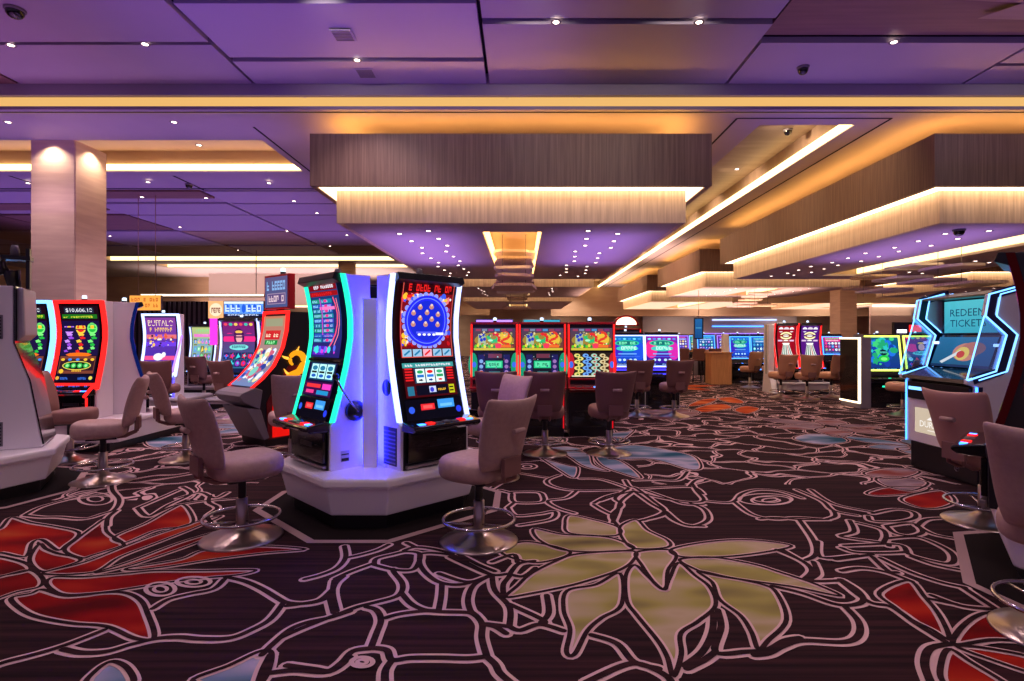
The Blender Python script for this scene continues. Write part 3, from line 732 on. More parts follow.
# flowers farther off
def blossom(x, y, r, mat, n=6, a0=0.0):
    rn = random.Random(int(x*31+y*17))
    for k in range(n):
        a = a0+2*pi*k/n+rn.uniform(-.2, .2); L = r*rn.uniform(.7, 1.2); w = r*.24
        d = Vector((cos(a), sin(a))); q = Vector((-d.y, d.x)); c = Vector((x, y))
        p = [c+d*r*.12, c+d*L*.45+q*w, c+d*L*.8+q*w*.6, c+d*L, c+d*L*.75-q*w*.7, c+d*L*.4-q*w]
        fl.petal(p, M[mat]); fl.channel(p, True, .8)
for x, y, r, mt in ((-6.6,7.2,1.0,'petal_pale'),(5.2,9.4,1.1,'petal_pale'),(4.6,17.0,1.4,'petal_orange'),(2.9,13.0,1.0,'petal_pale'),(8.0,20.5,1.6,'petal_pale'),(5.0,22.0,1.5,'petal_orange'),
                    (5.4,7.6,.9,'petal_blue'),(-4.2,9.4,1.1,'petal_blue'),(-5.0,12.5,1.2,'petal_pale'),(4.9,2.0,.9,'petal_red'),(-5.3,3.1,1.0,'petal_red'),(-.5,1.6,.9,'petal_gold'),(11,18,1.4,'petal_orange')):
    blossom(x, y, r, mt)
def octagon(c, a, b, rot=0.0):
    """octagon with half side a on the four short sides, apothem b of the four long sides' corners"""
    pts = [(-a, -b), (a, -b), (b, -a), (b, a), (a, b), (-a, b), (-b, a), (-b, -a)]
    return [(c[0]+x*cos(rot)-y*sin(rot), c[1]+x*sin(rot)+y*cos(rot)) for x, y in pts]
POD_A = (-1.25, 5.115); POD_J = (3.78, 3.29); ROT_J = R(10); POD_B = (-5.44, 5.42); ROT_B = R(-13.6)
for c, rot in ((POD_A, 0), (POD_J, ROT_J), (POD_B, ROT_B)):
    o1 = octagon(c, .30, 1.06, rot); o2 = octagon(c, .27, 1.00, rot)
    fl.face([fl.vert((x, y, .0090)) for x, y in o1], M['carpet_border'])
    fl.face([fl.vert((x, y, .0096)) for x, y in o2], M['carpet_black'])
struct('floor', fl, recalc=False)

# ---- near ceiling: separate boards with dark gaps between them, at slightly different heights
cn = MB()
cn.box(-14, 16, -6, Y0, H1+.16, H1+.2, M['gap'])
seams = [-14, -10.8, -7.33, -3.9, -.48, 3.0, 6.45, 9.9, 13.3, 16]
rows = {3: [-6, -2, 2.2, 4.6, 7.05, Y0], 4: [-6, -2, 2.0, 6.2, 7.48, Y0], 5: [-6, -2, 2.0, 4.4, 6.58, Y0], 6: [-6, -2, 2.0, 4.2, 7.0, Y0], 7: [-6, -2, 2, 5, 7.6, Y0]}
for i in range(len(seams)-1):
    rr = rows.get(i+1, [-6, -2, 2, 5, 7.4, Y0])
    for j in range(len(rr)-1):
        mt = M['ceil']
        if i == 5 and j in (2, 3): mt = M['ceil_brown']
        if i == 3: mt = M['ceil_b']
        if i == 1: mt = M['ceil_brown']
        dz = [0, .03, .0, .06, .02][(i*2+j) % 5] if j < len(rr)-2 else 0
        cn.box(seams[i]+.024, seams[i+1]-.024, rr[j]+.045, rr[j+1]-(.03 if j < len(rr)-2 else .02), H1+dz, H1+dz+.08, mt)
cn.poly([(3.9, 5.75, H1-.004), (6.4, 5.3, H1-.004), (6.42, 6.55, H1-.004), (5.3, 6.5, H1-.004), (5.55, 6.2, H1-.004), (4.6, 6.12, H1-.004)], M['ceil_tan'])
struct('ceiling', cn)
# ---- drop with its cove
cv = MB()
cv.box(-26, 30, Y0, Y0+.05, 5.045, H1+.2, M['ceil'])
cv.box(-26, 30, Y0, Y0+.05, H2-.01, 4.875, M['ceil'])
cv.box(-26, 30, Y0+.12, Y0+.16, H2, 5.1, M['cove'])
cv.box(-26, 30, Y0+.03, Y0+.16, 5.06, 5.10, M['ceil'])
struct('trim_1', cv)

# ---- main ceiling with recesses
holes = [(3.76, 5.26, 8.82, 38), (-26, -4.4, 9.5, 11.3), (-18, -5.5, 23.2, 24.6), (-17, -5.0, 25.7, 27.0)]
xs = sorted({-26, 30} | {h[0] for h in holes} | {h[1] for h in holes}); ys = sorted({Y0+.05, 46} | {h[2] for h in holes} | {h[3] for h in holes})
mc = MB()
for i in range(len(xs)-1):
    for j in range(len(ys)-1):
        cx, cy = (xs[i]+xs[i+1])/2, (ys[j]+ys[j+1])/2
        if any(h[0] < cx < h[1] and h[2] < cy < h[3] for h in holes): continue
        mc.box(xs[i], xs[i+1], ys[j], ys[j+1], H2, H2+.06, M['ceil'])
for k, h in enumerate(holes):
    d = .42
    for (a0, a1, b0, b1) in ((h[0]-.05, h[0], h[2], h[3]), (h[1], h[1]+.05, h[2], h[3]), (h[0], h[1], h[2]-.05, h[2]), (h[0], h[1], h[3], h[3]+.05)):
        mc.box(a0, a1, b0, b1, H2+.06, H2+d, M['ceil_tan'] if k == 0 else M['wall_tan'])
    mc.box(h[0], h[1], h[2], h[3], H2+d, H2+d+.05, M['ceil_tan'] if k == 0 else M['wall_tan'])
# thin black joints in the ceiling
def joint(x0, y0, x1, y1, w=.035):
    if x0 == x1: mc.box(x0-w/2, x0+w/2, y0, y1, H2-.004, H2+.01, M['gap'])
    else: mc.box(x0, x1, y0-w/2, y0+w/2, H2-.004, H2+.01, M['gap'])
joint(-26, Y0+.12, 30, Y0+.12); joint(3.3, 8.55, 3.3, 40); joint(5.66, 8.55, 5.66, 40); joint(3.3, 8.55, 5.66, 8.55); joint(-4.25, 8.9, -4.25, 11.6)
for y in (12.6, 13.9, 15.2, 17.5, 20.3, 22.4): joint(-26, y, -3.4, y, .06)
for x in (-17.5, -14.1, -10.6, -7.2, -3.7): joint(x, 11.6, x, 22.4, .05)
struct('ceiling_main', mc)
cl = MB()
cl.box(5.20, 5.255, 8.84, 37.9, H2+.02, H2+.13, emi('trough_glow', rgb(255, 214, 140), 5.0))
cl.box(-26, -4.42, 11.25, 11.295, H2+.03, H2+.13, emi('cove_glow_bright', rgb(255, 212, 140), 6.0))
cl.box(-18, -5.5, 24.55, 24.6, H2+.03, H2+.3, M['cove_white'])
cl.box(-17, -5, 26.94, 27.0, H2+.03, H2+.38, M['cove_white'])
struct('trim_2', cl)
# ---- ceiling boards over the left half
cb = MB(); rn = random.Random(4)
ysr = [12.66, 13.84, 15.14, 17.44, 20.24, 22.3]; xsr = [-17.47, -14.13, -10.63, -7.23, -3.74]
tan_at = {(0, 2): 'ceil_brown', (1, 1): 'ceil_brown', (2, 0): 'ceil_brown', (2, 1): 'ceil_brown', (3, 2): 'ceil_tan', (4, 1): 'ceil_tan', (1, 0): 'ceil_tan', (4, 3): 'ceil_brown', (3, 0): 'ceil_tan'}
for j in range(5):
    for i in range(4):
        mt = M[tan_at[(j, i)]] if (j, i) in tan_at else M[('ceil', 'ceil_b')[rn.random() < .6]]
        y1 = ysr[j+1]-.08 if (j, i) not in tan_at else ysr[j]+(ysr[j+1]-ysr[j])*(.55 if j < 2 else .9)
        cb.box(xsr[i]+.05, xsr[i+1]-.05, ysr[j]+.03, y1, H2-.05, H2-.004, mt)
struct('ceiling_boards', cb)

# ---- hanging soffit boxes
def soffit(name, cx, y0, y1, k0=False, slot=True, hw=2.98):
    m = MB()
    zb, zt = 3.74, 4.515
    t = .08
    for (a0, a1, b0, b1) in ((cx-hw, cx+hw, y0, y0+t), (cx-hw, cx+hw, y1-t, y1), (cx-hw, cx-hw+t, y0+t, y1-t), (cx+hw-t, cx+hw, y0+t, y1-t)):
        m.box(a0, a1, b0, b1, zb, zt, M['wood'])
    m.box(cx-hw+t, cx+hw-t, y0+t, y1-t, zt-.08, zt-.02, M['wall_tan'])
    i = .30; c = .09
    # lit ledge between wood and lower panel
    for (a0, a1, b0, b1) in ((cx-hw+c, cx+hw-c, y0+c, y0+i+.02), (cx-hw+c, cx+hw-c, y1-i-.02, y1-c), (cx-hw+c, cx-hw+i+.02, y0+i+.02, y1-i-.02), (cx+hw-i-.02, cx+hw-c, y0+i+.02, y1-i-.02)):
        m.box(a0, a1, b0, b1, zb+.012, zb+.03, M['ledge'])
    z0, z1 = 3.25, 3.77
    X0, X1, Ya, Yb = cx-hw+i, cx+hw-i, y0+i, y1-i
    for (a0, a1, b0, b1) in ((X0, X1, Ya, Ya+t), (X0, X1, Yb-t, Yb), (X0, X0+t, Ya+t, Yb-t), (X1-t, X1, Ya+t, Yb-t)):
        m.box(a0, a1, b0, b1, z0, z1, M['wood_light'])
    s0, s1 = Ya+.75, Yb-.9
    if slot:
        for (a0, a1, b0, b1) in ((X0+t, cx-.5, Ya+t, Yb-t), (cx+.5, X1-t, Ya+t, Yb-t), (cx-.5, cx+.5, Ya+t, s0), (cx-.5, cx+.5, s1, Yb-t)):
            m.box(a0, a1, b0, b1, z0+.004, z0+.05, M['soffit_under'])
        for (a0, a1, b0, b1) in ((cx-.54, cx-.5, s0, s1), (cx+.5, cx+.54, s0, s1), (cx-.54, cx+.54, s0-.04, s0), (cx-.54, cx+.54, s1, s1+.04)):
            m.box(a0, a1, b0, b1, z0+.05, 3.72, M['wall_tan'])
        m.box(cx-.54, cx+.54, s0-.04, s1+.04, 3.70, 3.725, M['wall_tan'])
        for sgn in (-1, 1): m.box(cx+sgn*.498, cx+sgn*.48, s0+.05, s1-.05, z0+.06, z0+.36, M['cove_dim'] if k0 else M['cove_white'])
    else: m.box(X0+t, X1-t, Ya+t, Yb-t, z0+.004, z0+.05, M['soffit_under'])
    # lamps lying on top, washing the ceiling
    for (a0, a1, b0, b1) in ((cx-hw+.25, cx+hw-.25, y0+.28, y0+.36), (cx-hw+.25, cx-hw+.33, y0+.4, y1-.3), (cx+hw-.33, cx+hw-.25, y0+.4, y1-.3)):
        m.box(a0, a1, b0, b1, zt-.02, zt+.02, M['cove_lamp'])
    m.box(cx-hw+1.3, cx+hw-1.3, y0+1.5, y1-1.3, zt-.02, H2, M['ceil_tan'])
    return struct(name, m)
SOFF = [(-.15, 8.3, 17.25), (9.11, 8.3, 17.25), (-.15, 19.2, 25.1), (9.11, 19.2, 25.1), (18.4, 19.2, 25.1), (-.15, 27.2, 35.5), (9.11, 27.2, 35.5), (18.4, 27.2, 35.5), (18.4, 8.3, 17.25)]
for k, (cx, a, b) in enumerate(SOFF): soffit('ceiling_soffit', cx, a, b, k == 0)

# ---- walls and far bulkheads
w = MB(); w.box(-26, 30, 44, 44.2, 0, 5.2, M['wall_tan']); struct('wall_back', w)
w = MB(); w.box(-24.2, -24, -6, 44, 0, 5.2, M['wall_tan']); struct('wall_left', w)
w = MB(); w.box(28, 28.2, -6, 44, 0, 5.2, M['wall_tan']); struct('wall_right', w)
w = MB()
w.box(-16.5, -10.0, 29.6, 30.2, 3.1, H2, M['wall_pale']); w.box(-24, -9.5, 31.2, 31.6, 3.5, H2, M['wall_tan'])
w.box(-24, -2, 36.0, 36.4, 2.9, H2, M['wall_tan']); w.box(2, 28, 37.5, 38, 2.9, H2, M['wall_tan'])
w.box(10, 28, 26.2, 26.5, 3.1, 4.2, M['wall_tan'])
w.box(-22, -8, 29.55, 29.6, 3.1, 3.16, M['cove_white'])
struct('trim_3', w)

def column(name, label, x0, x1, y0, y1, z1, mat, group=None):
    m = MB(); g = .018
    xm = (x0+x1)/2
    m.box(x0+g, x1-g, y0+g, y1-g, 0, z1, M['brass'])
    for (a0, a1, b0, b1) in ((x0, x1-.012, y0, y0+.03), (x1-.03, x1, y0+.012, y1), (x0, x0+.03, y0+.035, y1), (x0+.035, x1-.035, y1-.03, y1)):
        m.box(a0, a1, b0, b1, 0, z1, mat)
    return struct(name, m)
column('column', '', sx(31, 9.5), sx(75, 9.5), 9.5, 10.22, H2, M['stone'])
cc = MB(); cc.lathe([(.0, 0), (.38, 0), (.38, H2), (0, H2)], M['stone'], 28, (sx(345, 24.9), 25.2, 0)); struct('column', cc)
column('column', '', sx(840, 23), sx(857, 23), 23, 23.75, H2, M['stone'])

# ---- lamps of the ceiling
def disc_lamp(proto, x, y, z, group, label):
    if proto is None:
        t = thing('recessed_downlight', label, 'ceiling light', (x, y, z), 0, group)
        a = MB(); a.lathe([(.034, -.001), (.052, -.006), (.062, -.004), (.064, .0)], M['grey'], 16); a.build('trim_ring', t)
        b = MB(); b.lathe([(0, -.0035), (.036, -.0035)], M['lens'], 16, smooth=False); b.build('lens', t)
        return t
    return dup(proto, (x, y, z), 0, label, group)
D0 = None
near = [(11,45,H1),(145,44,H1),(357,60,H1),(556,22,H1),(699,22,H1),(894,42,H1),(8,122,H2),(174,122,H2),(199,145,H2),(737,169,H2)]
spots = []
for px, py, h in near:
    Y = (h-EYE)*F/(VY-py); X = (px-VX)*Y/F
    lab = 'small lit downlight in the purple ceiling boards in front of the long yellow cove' if h == H1 else 'small lit downlight in the flat ceiling just behind the long yellow cove'
    o = disc_lamp(D0, X, Y, h-.001, 'downlights in the near ceiling boards' if h == H1 else 'downlights behind the long cove', lab); D0 = D0 or o
    spots.append((X, Y, h-.03))
for px, py in ((28,183),(148,182),(269,183),(142,197),(206,198),(294,201),(317,213),(347,235),(180,227),(287,231),(110,236),(238,250),(330,246),(60,180)):
    Y = (H2-.05-EYE)*F/(VY-py); X = (px-VX)*Y/F
    disc_lamp(D0, X, Y, H2-.052, 'downlights in the left ceiling', 'small lit downlight in the purple ceiling boards beyond the travertine column')
for k, (cx, a, b) in enumerate(SOFF[:5]):
    nm = ['the wide wooden soffit over the middle of the room', 'the long wooden soffit on the right', 'the second soffit back over the middle', 'the second soffit back on the right', 'the far right soffit'][k]
    n = 10 if k < 2 else 6
    for off in (-1.85, -1.32, 1.32, 1.85):
        for j in range(n):
            if k >= 2 and off in (-1.85, 1.85) : continue
            if k == 1 and off > 0 and j < 3: continue
            disc_lamp(D0, cx+off+.06*((j*7) % 3-1), a+.95+j*(b-a-1.6)/n+(.25 if abs(off) > 1.5 else 0), 3.253, 'downlights under '+nm, 'small lit downlight under '+nm)
# dome cameras, smoke heads, air grilles
def dome(px, py, h, label, r=.07):
    Y = (h-EYE)*F/(VY-py); X = (px-VX)*Y/F
    t = thing('dome_camera', label, 'security camera', (X, Y, h), 0)
    a = MB(); a.lathe([(0, 0), (r*1.15, 0), (r*1.15, -.02), (r, -.03)], M['grey'], 20); a.build('mounting_ring', t)
    a = MB(); a.lathe([(r, -.03), (r*.95, -.06), (r*.7, -.09), (r*.35, -.105), (0, -.11)], M['gloss'], 20); a.build('dome', t)
dome(15, 9, H1, 'black dome camera on the near purple ceiling above the left column', .09)
dome(803, 67, H1, 'black dome camera on the purple ceiling board below the brown board')
dome(189, 184, H2, 'black dome camera on the purple ceiling beside the stone column')
dome(447, 0+230, 3.254, 'black dome camera under the wide middle soffit') if False else None
dome(959, 229.5, 3.254, 'black dome camera under the long soffit above the ticket kiosk', .08)
dome(788, 129.5, H2+.42, 'round dark camera in the recess beside the bright trough light', .07)
for px, py, lab in ((343, 35, 'square ceiling air grille on the purple board, closer to the camera'), (366, 73, 'square ceiling air grille on the purple board, nearer the yellow cove')):
    Y = (H1-EYE)*F/(VY-py); X = (px-VX)*Y/F
    t = thing('air_grille', lab, 'air vent', (X, Y, H1), 0)
    a = MB(); a.box(-.13, .13, -.13, .13, -.012, .0, M['ceil_b']); a.build('frame', t)
    a = MB()
    for k in range(7): a.box(-.11, .11, -.11+k*.034, -.095+k*.034, -.018, -.012, M['grey'])
    a.build('slats', t)
# layered hanging sculptures in the slots
def sculpture(cx, y0, y1, n, label, zlo, zhi, w, seed):
    rn = random.Random(seed)
    t = thing('hanging_sculpture', label, 'ceiling sculpture', (cx, (y0+y1)/2, zhi))
    L = (y1-y0)/2
    for k in range(n):
        z = zlo-zhi+(zhi-zlo)*k/max(n-1, 1); yc = L*(-.7+1.4*((k*5) % n)/max(n-1, 1)); hl = L*rn.uniform(.22, .4)*(.6 if cx > 5 else 1); hw = w*rn.uniform(.75, 1.0)
        N = 18; pts = []
        for q in range(N):
            a = 2*pi*q/N; rr = 1+.07*sin(3*a+k)+.05*sin(5*a+2*k)
            pts.append((hw*.5*rr*math.copysign(abs(cos(a))**.35, cos(a)), yc+hl*rr*math.copysign(abs(sin(a))**.5, sin(a))))
        m = MB(); m.prism_z(pts, z, z+.055, M[('wood_light', 'white', 'wall_pale')[k % 3]]); m.build('plate', t)
    m = MB()
    for x, y in ((-.25, -L*.5), (.25, -L*.5), (-.25, L*.5), (.25, L*.5)): m.tube([(x, y, zlo-zhi), (x, y, 3.70-zhi)], .006, M['grey'], 6)
    m.build('hanging_rods', t)
sculpture(-.15, 10.8, 15.8, 9, 'layered wooden plates hanging from the glowing slot of the middle soffit', 2.50, 3.40, 1.0, 3)
sculpture(9.11, 10.6, 15.8, 8, 'layered wooden plates hanging from the slot of the right soffit above the kiosk', 2.55, 3.1, .95, 5)
sculpture(-.15, 20.4, 23.8, 6, 'smaller layered plates hanging under the second soffit back, above the red machines', 2.55, 3.3, 1.0, 8)
sculpture(9.11, 20.4, 23.8, 6, 'layered plates hanging under the second soffit on the right side', 2.65, 3.15, 1.0, 9)
# ================================================================== CHAIRS
def make_chair(label, leather, group=None, base_mat=None):
    t = thing('casino_chair', label, 'chair', (0, 0, 0), 0, group)
    a = MB(); a.lathe([(0, 0), (.285, 0), (.288, .006), (.28, .014), (.20, .034), (.11, .058), (.055, .085), (.048, .10), (0, .10)], M['steel'], 40); a.build('base', t)
    a = MB(); a.lathe([(.040, .085), (.040, .30), (.034, .305), (0, .305)], M['steel'], 20); col = a.build('column', t)
    a = MB(); a.lathe([(.029, .30), (.029, .45)], M['black'], 16); a.box(-.11, .11, -.13, .13, .44, .465, M['black']); a.build('gas_lift', col)
    a = MB(); r = .262
    a.tube([(r*cos(2*pi*k/36), r*sin(2*pi*k/36), .165) for k in range(36)], .0115, M['chrome'], 8, closed=True)
    for k in range(3):
        q = 2*pi*k/3+.5; a.tube([(.036*cos(q), .036*sin(q), .13), (r*cos(q), r*sin(q), .163)], .008, M['chrome'], 6)
    a.build('foot_ring', t)
    # seat: rounded cushion, thicker at the front
    a = MB(); N = 32
    def outline(k, s):
        th = 2*pi*k/N; c, d = cos(th), sin(th)
        e = .62
        x = .255*s*math.copysign(abs(c)**e, c); y = .245*s*math.copysign(abs(d)**e, d)
        return x*(1.0-.10*(-y/.245 if y < 0 else 0)), y+.02
    prof = [(.70, .462), (.90, .470), (.985, .50), (1.0, .545), (.985, .585), (.93, .612), (.78, .626), (.45, .628)]
    rows = []
    for s, z in prof:
        rows.append([(*outline(k, s), z+(.012*sin(2*pi*k/N) if z > .55 else 0)) for k in range(N)])
    idx = a.grid(rows, M[leather], True, closed_u=True)
    a.face(tuple(reversed(idx[0])), M[leather], True); a.face(tuple(idx[-1]), M[leather], True)
    a.build('seat', t, subsurf=1)
    # backrest: curved padded shell
    a = MB(); nu, nv = 12, 10
    def bp(i, j, side):
        u = -1+2*i/nu; v = j/nv
        hw = .215+.052*v**.8
        ed = max(abs(u), abs(2*v-1)); th = .078*(1-ed**5)*.5+.014
        x = u*hw*(1-.10*(1-v)**6); z = .565+.505*v+.022*u*u*v
        y = -.245-.085*v-.06*v**3+.055*u*u
        return (x, y+side*th, z)
    F_ = [[bp(i, j, 1) for i in range(nu+1)] for j in range(nv+1)]; B_ = [[bp(i, j, -1) for i in range(nu+1)] for j in range(nv+1)]
    fi = a.grid(F_, M[leather]); bi = a.grid(B_, M[leather])
    for j in range(nv):
        a.face((fi[j][0], fi[j+1][0], bi[j+1][0], bi[j][0]), M[leather], True); a.face((fi[j][nu], bi[j][nu], bi[j+1][nu], fi[j+1][nu]), M[leather], True)
    for i in range(nu):
        a.face((fi[0][i], bi[0][i], bi[0][i+1], fi[0][i+1]), M[leather], True); a.face((fi[nv][i], fi[nv][i+1], bi[nv][i+1], bi[nv][i]), M[leather], True)
    bk = a.build('backrest', t, subsurf=1)
    a = MB(); yb = -.245-.085*.55-.06*.17-.045
    a.tube([(-.055, yb-.032, .85), (.055, yb-.032, .85)], .019, M['leather'], 12)
    for s in (-1, 1): a.tube([(s*.035, yb-.03, .85), (s*.035, yb+.03, .85)], .010, M['steel'], 8)
    h = a.build('pull_handle', bk); tag(h, 'padded grab handle on the back')
    a = MB()
    for s in (-1, 1): a.tube([(s*.06, -.08, .455), (s*.06, -.20, .462), (s*.06, -.29, .50), (s*.06, -.297, .62)], .017, M['leather_dark'], 8)
    a.box(-.09, .09, -.325, -.295, .53, .66, M['leather_dark'])
    a.build('back_bracket', t)
    return t
CH = {}
def chair(x, y, dx, dy, label, leather='leather', group=None, s=1.0):
    rz = math.atan2(-dx, dy)
    if leather not in CH:
        t = make_chair(label, leather, group); t.location = (x, y, 0); t.rotation_euler = (0, 0, rz); CH[leather] = t
    else: t = dup(CH[leather], (x, y, 0), rz, label, group)
    return t

# ================================================================== SLOT MACHINES
def face_rz(dx, dy): return math.atan2(dx, -dy)
def surf_profile(prof, x0, x1, off=0.0):
    """screen surface following a front profile [(z, y)] ; u across, v along the profile length"""
    L = [0.0]
    for (z0, y0), (z1, y1) in zip(prof, prof[1:]): L.append(L[-1]+math.hypot(z1-z0, y1-y0))
    def f(u, v, lift):
        d = max(0, min(1, v))*L[-1]; k = 0
        while k < len(prof)-2 and d > L[k+1]: k += 1
        t = (d-L[k])/(L[k+1]-L[k])
        z = prof[k][0]+t*(prof[k+1][0]-prof[k][0]); y = prof[k][1]+t*(prof[k+1][1]-prof[k][1])
        dz, dy = prof[k+1][0]-prof[k][0], prof[k+1][1]-prof[k][1]; q = math.hypot(dz, dy)
        ny, nz = -dz/q, dy/q
        return (x0+u*(x1-x0), y+ny*(lift+off), z+nz*(lift+off))
    return f, L[-1]
def interp(P, z):
    if z <= P[0][0]: return P[0][1]
    for (z0, y0), (z1, y1) in zip(P, P[1:]):
        if z <= z1: return y0+(y1-y0)*(z-z0)/(z1-z0)
    return P[-1][1]
def seg(P, z0, z1, n=10): return [(z0+(z1-z0)*k/n, interp(P, z0+(z1-z0)*k/n)) for k in range(n+1)]
def candle(parent, x, y, z, s=1.0, lit=True):
    a = MB(); a.lathe([(0, 0), (.038*s, 0), (.038*s, .035*s), (.03*s, .04*s)], M['black'], 14, (x, y, z))
    c = a.build('signal_lamp', parent)
    a = MB(); a.lathe([(.034*s, 0), (.034*s, .045*s), (.02*s, .055*s), (0, .055*s)], N_CANDLE, 14, (x, y, z+.038*s)); a.build('lamp_lens', c)
    if not lit: c.children[0].data.materials[0] = M['grey']
    return c
SIDE = [(0, .0), (.36, .0), (.39, .02), (.62, .085), (.86, .145), (1.08, .18), (1.25, .178), (1.42, .152), (1.60, .112)]   # z above the plinth, set-back
def tower(label, loc, rz, arts, glow, w=.70, depth=.60, depth2=None, shell='white', group=None, z0=0.0, k=1.0, lit=True, hood=True, vent=None, lever=False, cat='slot machine', stripw=.001, one=False, candle_at=0.0, gain=1.0, seed=1):
    """tall cabinet with a hollow curved front, lit strips along both edges, two screens (or one long one)"""
    rnd = random.Random(seed); depth = depth2 or depth
    t = thing('slot_machine', label, cat, (loc[0], loc[1], z0), rz, group)
    P = [(z*k, y) for z, y in SIDE]; zt = P[-1][0]; hw = w/2; sh = .03
    a = MB()
    fr = [(interp(P, z)+.03, z) for z in [p[0] for p in P]]
    prof = [(depth, zt-.0), (depth, 0.0)]+fr            # y,z loop
    for s in (-1, 1):
        a = MB(); a.prism_x(prof, s*hw, s*(hw-sh), M[shell]); a.build('side_shell', t, bevel=.006)
    a = MB(); fr2 = [(interp(P, z)+.022, z) for z in [p[0] for p in P]]
    a.prism_x([(depth-.01, zt-.02), (depth-.01, .005)]+fr2, -hw+sh+.001, hw-sh-.001, M['black']); a.build('cabinet', t)
    if hood:
        a = MB(); a.prism_x([(.055, zt-.045), (.125, zt-.075), (.16, zt+.004), (.075, zt+.012)], -hw+.012, hw-.012, M['black']); a.build('hood', t, bevel=.006)
    a = MB()
    zs = [.39*k+(zt-.39*k)*q/16 for q in range(17)]
    for s in (-1, 1):
        loop = [(interp(P, z)+.001, z) for z in zs]+[(interp(P, z)+.044, z) for z in reversed(zs)]
        a = MB(); a.prism_x(loop, s*(hw+.012), s*(hw-stripw), glow); a.build('light_strip', t)
    # screens
    if not one:
        for nm, (za, zb), art in (('lower_screen', (.575*k, .86*k), arts[1]), ('upper_screen', (.905*k, 1.545*k), arts[0])):
            sp = seg(P, za, zb); f, L = surf_profile(sp, -hw+.085, hw-.085, .004)
            A = Art(f, (w-.17)/L, gain); art(A, rnd); A.build(nm, t)
        a = MB(); f, L = surf_profile(seg(P, .872*k, .893*k, 2), -hw+.05, hw-.05); 
        a.poly([f(0, 0, .004), f(1, 0, .004), f(1, 1, .004), f(0, 1, .004)], M['gloss']); a.build('screen_divider', t)
    else:
        sp = seg(P, .50*k, 1.53*k, 16); f, L = surf_profile(sp, -hw+.06, hw-.06, .004)
        A = Art(f, (w-.12)/L, gain); arts[0](A, rnd); A.build('screen', t)
    # control panel under the screens, deck, belly door
    sp = seg(P, .395*k, .56*k if not one else .48*k, 4); f, L = surf_profile(sp, -hw+.06, hw-.06, .003); A = Art(f, (w-.12)/L)
    A.rect(0, 0, 1, 1, (10, 8, 20), 4); A.layer()
    if not one:
        A.rect(.26, .45, .5, .75, (230, 40, 50)); A.rect(.56, .48, .86, .92, (60, 150, 230)); A.ell(.1, .5, .05, (50, 90, 230)); A.layer(); A.rect(.6, .56, .82, .7, (110, 190, 250)); A.rect(.30, .52, .46, .68, (250, 90, 90))
        A.ell(.93, .35, .05, (40, 60, 230))
    else:
        A.glyphs(.1, .3, .9, .6, (60, 100, 220), 8, rnd)
    A.build('control_panel', t)
    a = MB(); zd = .365*k
    a.prism_x([(.03, zd-.05), (-.13, zd-.045), (-.165, zd-.02), (-.16, zd+.005), (.02, zd+.035)], -hw+.01, hw-.01, M['gloss']); dk = a.build('button_deck', t, bevel=.01)
    a = MB()
    for i, (x, c) in enumerate(((-.24, N_BLUE), (-.15, N_RED), (-.07, M['silver']), (.01, M['silver']), (.09, M['silver']), (.17, N_RED), (.25, N_BLUE))):
        a.box(x-.03, x+.03, -.125, -.07, zd+.002, zd+.018+.004*(i % 2), c)
    a.build('buttons', dk)
    a = MB(); a.box(-hw+.05, hw-.05, -.012, .02, .06, zd-.06, M['gloss']); a.box(-.1, .12, -.018, -.01, .17, .21, M['black']); a.box(-hw+.04, hw-.04, -.016, .02, .015, .04, M['silver'])
    a.lathe([(0, 0), (.018, 0), (.018, .004)], M['chrome'], 10, (hw-.15, -.014, .2)); a.build('belly_door', t, bevel=.004)
    candle(t, candle_at, min(.28, depth*.7), zt+.0, .85, lit)
    if vent is not None:                                          # fittings on one flank
        s = vent
        a = MB(); a.box(s*(hw-.004), s*(hw+.006), .08, .27, .03, .34, M['black'])
        for q in range(9): a.box(s*(hw+.006), s*(hw+.009), .09, .26, .045+q*.032, .056+q*.032, M['grey'])
        a.build('side_grille', t)
        a = MB(); a.X = Matrix.Translation((s*(hw+.001), .235, .66))@Matrix.Rotation(s*pi/2, 4, 'Y'); a.lathe([(0, .004), (.062, .004), (.072, -.004)], M['black'], 24); a.build('speaker_cover', t)
    if lever:
        s = 1
        a = MB(); a.X = Matrix.Translation((s*(hw+.0), .245, .47))@Matrix.Rotation(s*pi/2, 4, 'Y'); a.lathe([(.085, .0), (.085, .022), (.075, .034), (.04, .044), (.04, .06), (0, .06)], M['black'], 30)
        h = a.build('lever_hub', t)
        a = MB(); a.tube([(hw+.05, .245, .47), (hw+.055, .17, .56), (hw+.05, .11, .65), (hw+.045, .06, .75)], [.013, .010, .009, .009], M['chrome'], 10)
        a.lathe([(0, -.03), (.022, -.02), (.028, 0), (.022, .02), (0, .03)], M['black'], 14, (hw+.043, .055, .765)); a.build('lever', h)
        a = MB(); a.box(hw, hw+.003, .12, .195, .06, .15, M['shell']); a.box(hw+.003, hw+.004, .125, .19, .065, .09, M['black']); a.box(hw+.003, hw+.004, .125, .19, .115, .125, M['black']); a.build('label_plate', t)
        a = MB(); a.box(hw, hw+.008, .085, .135, .615, .64, M['black']); a.build('lock_plate', t)
    return t

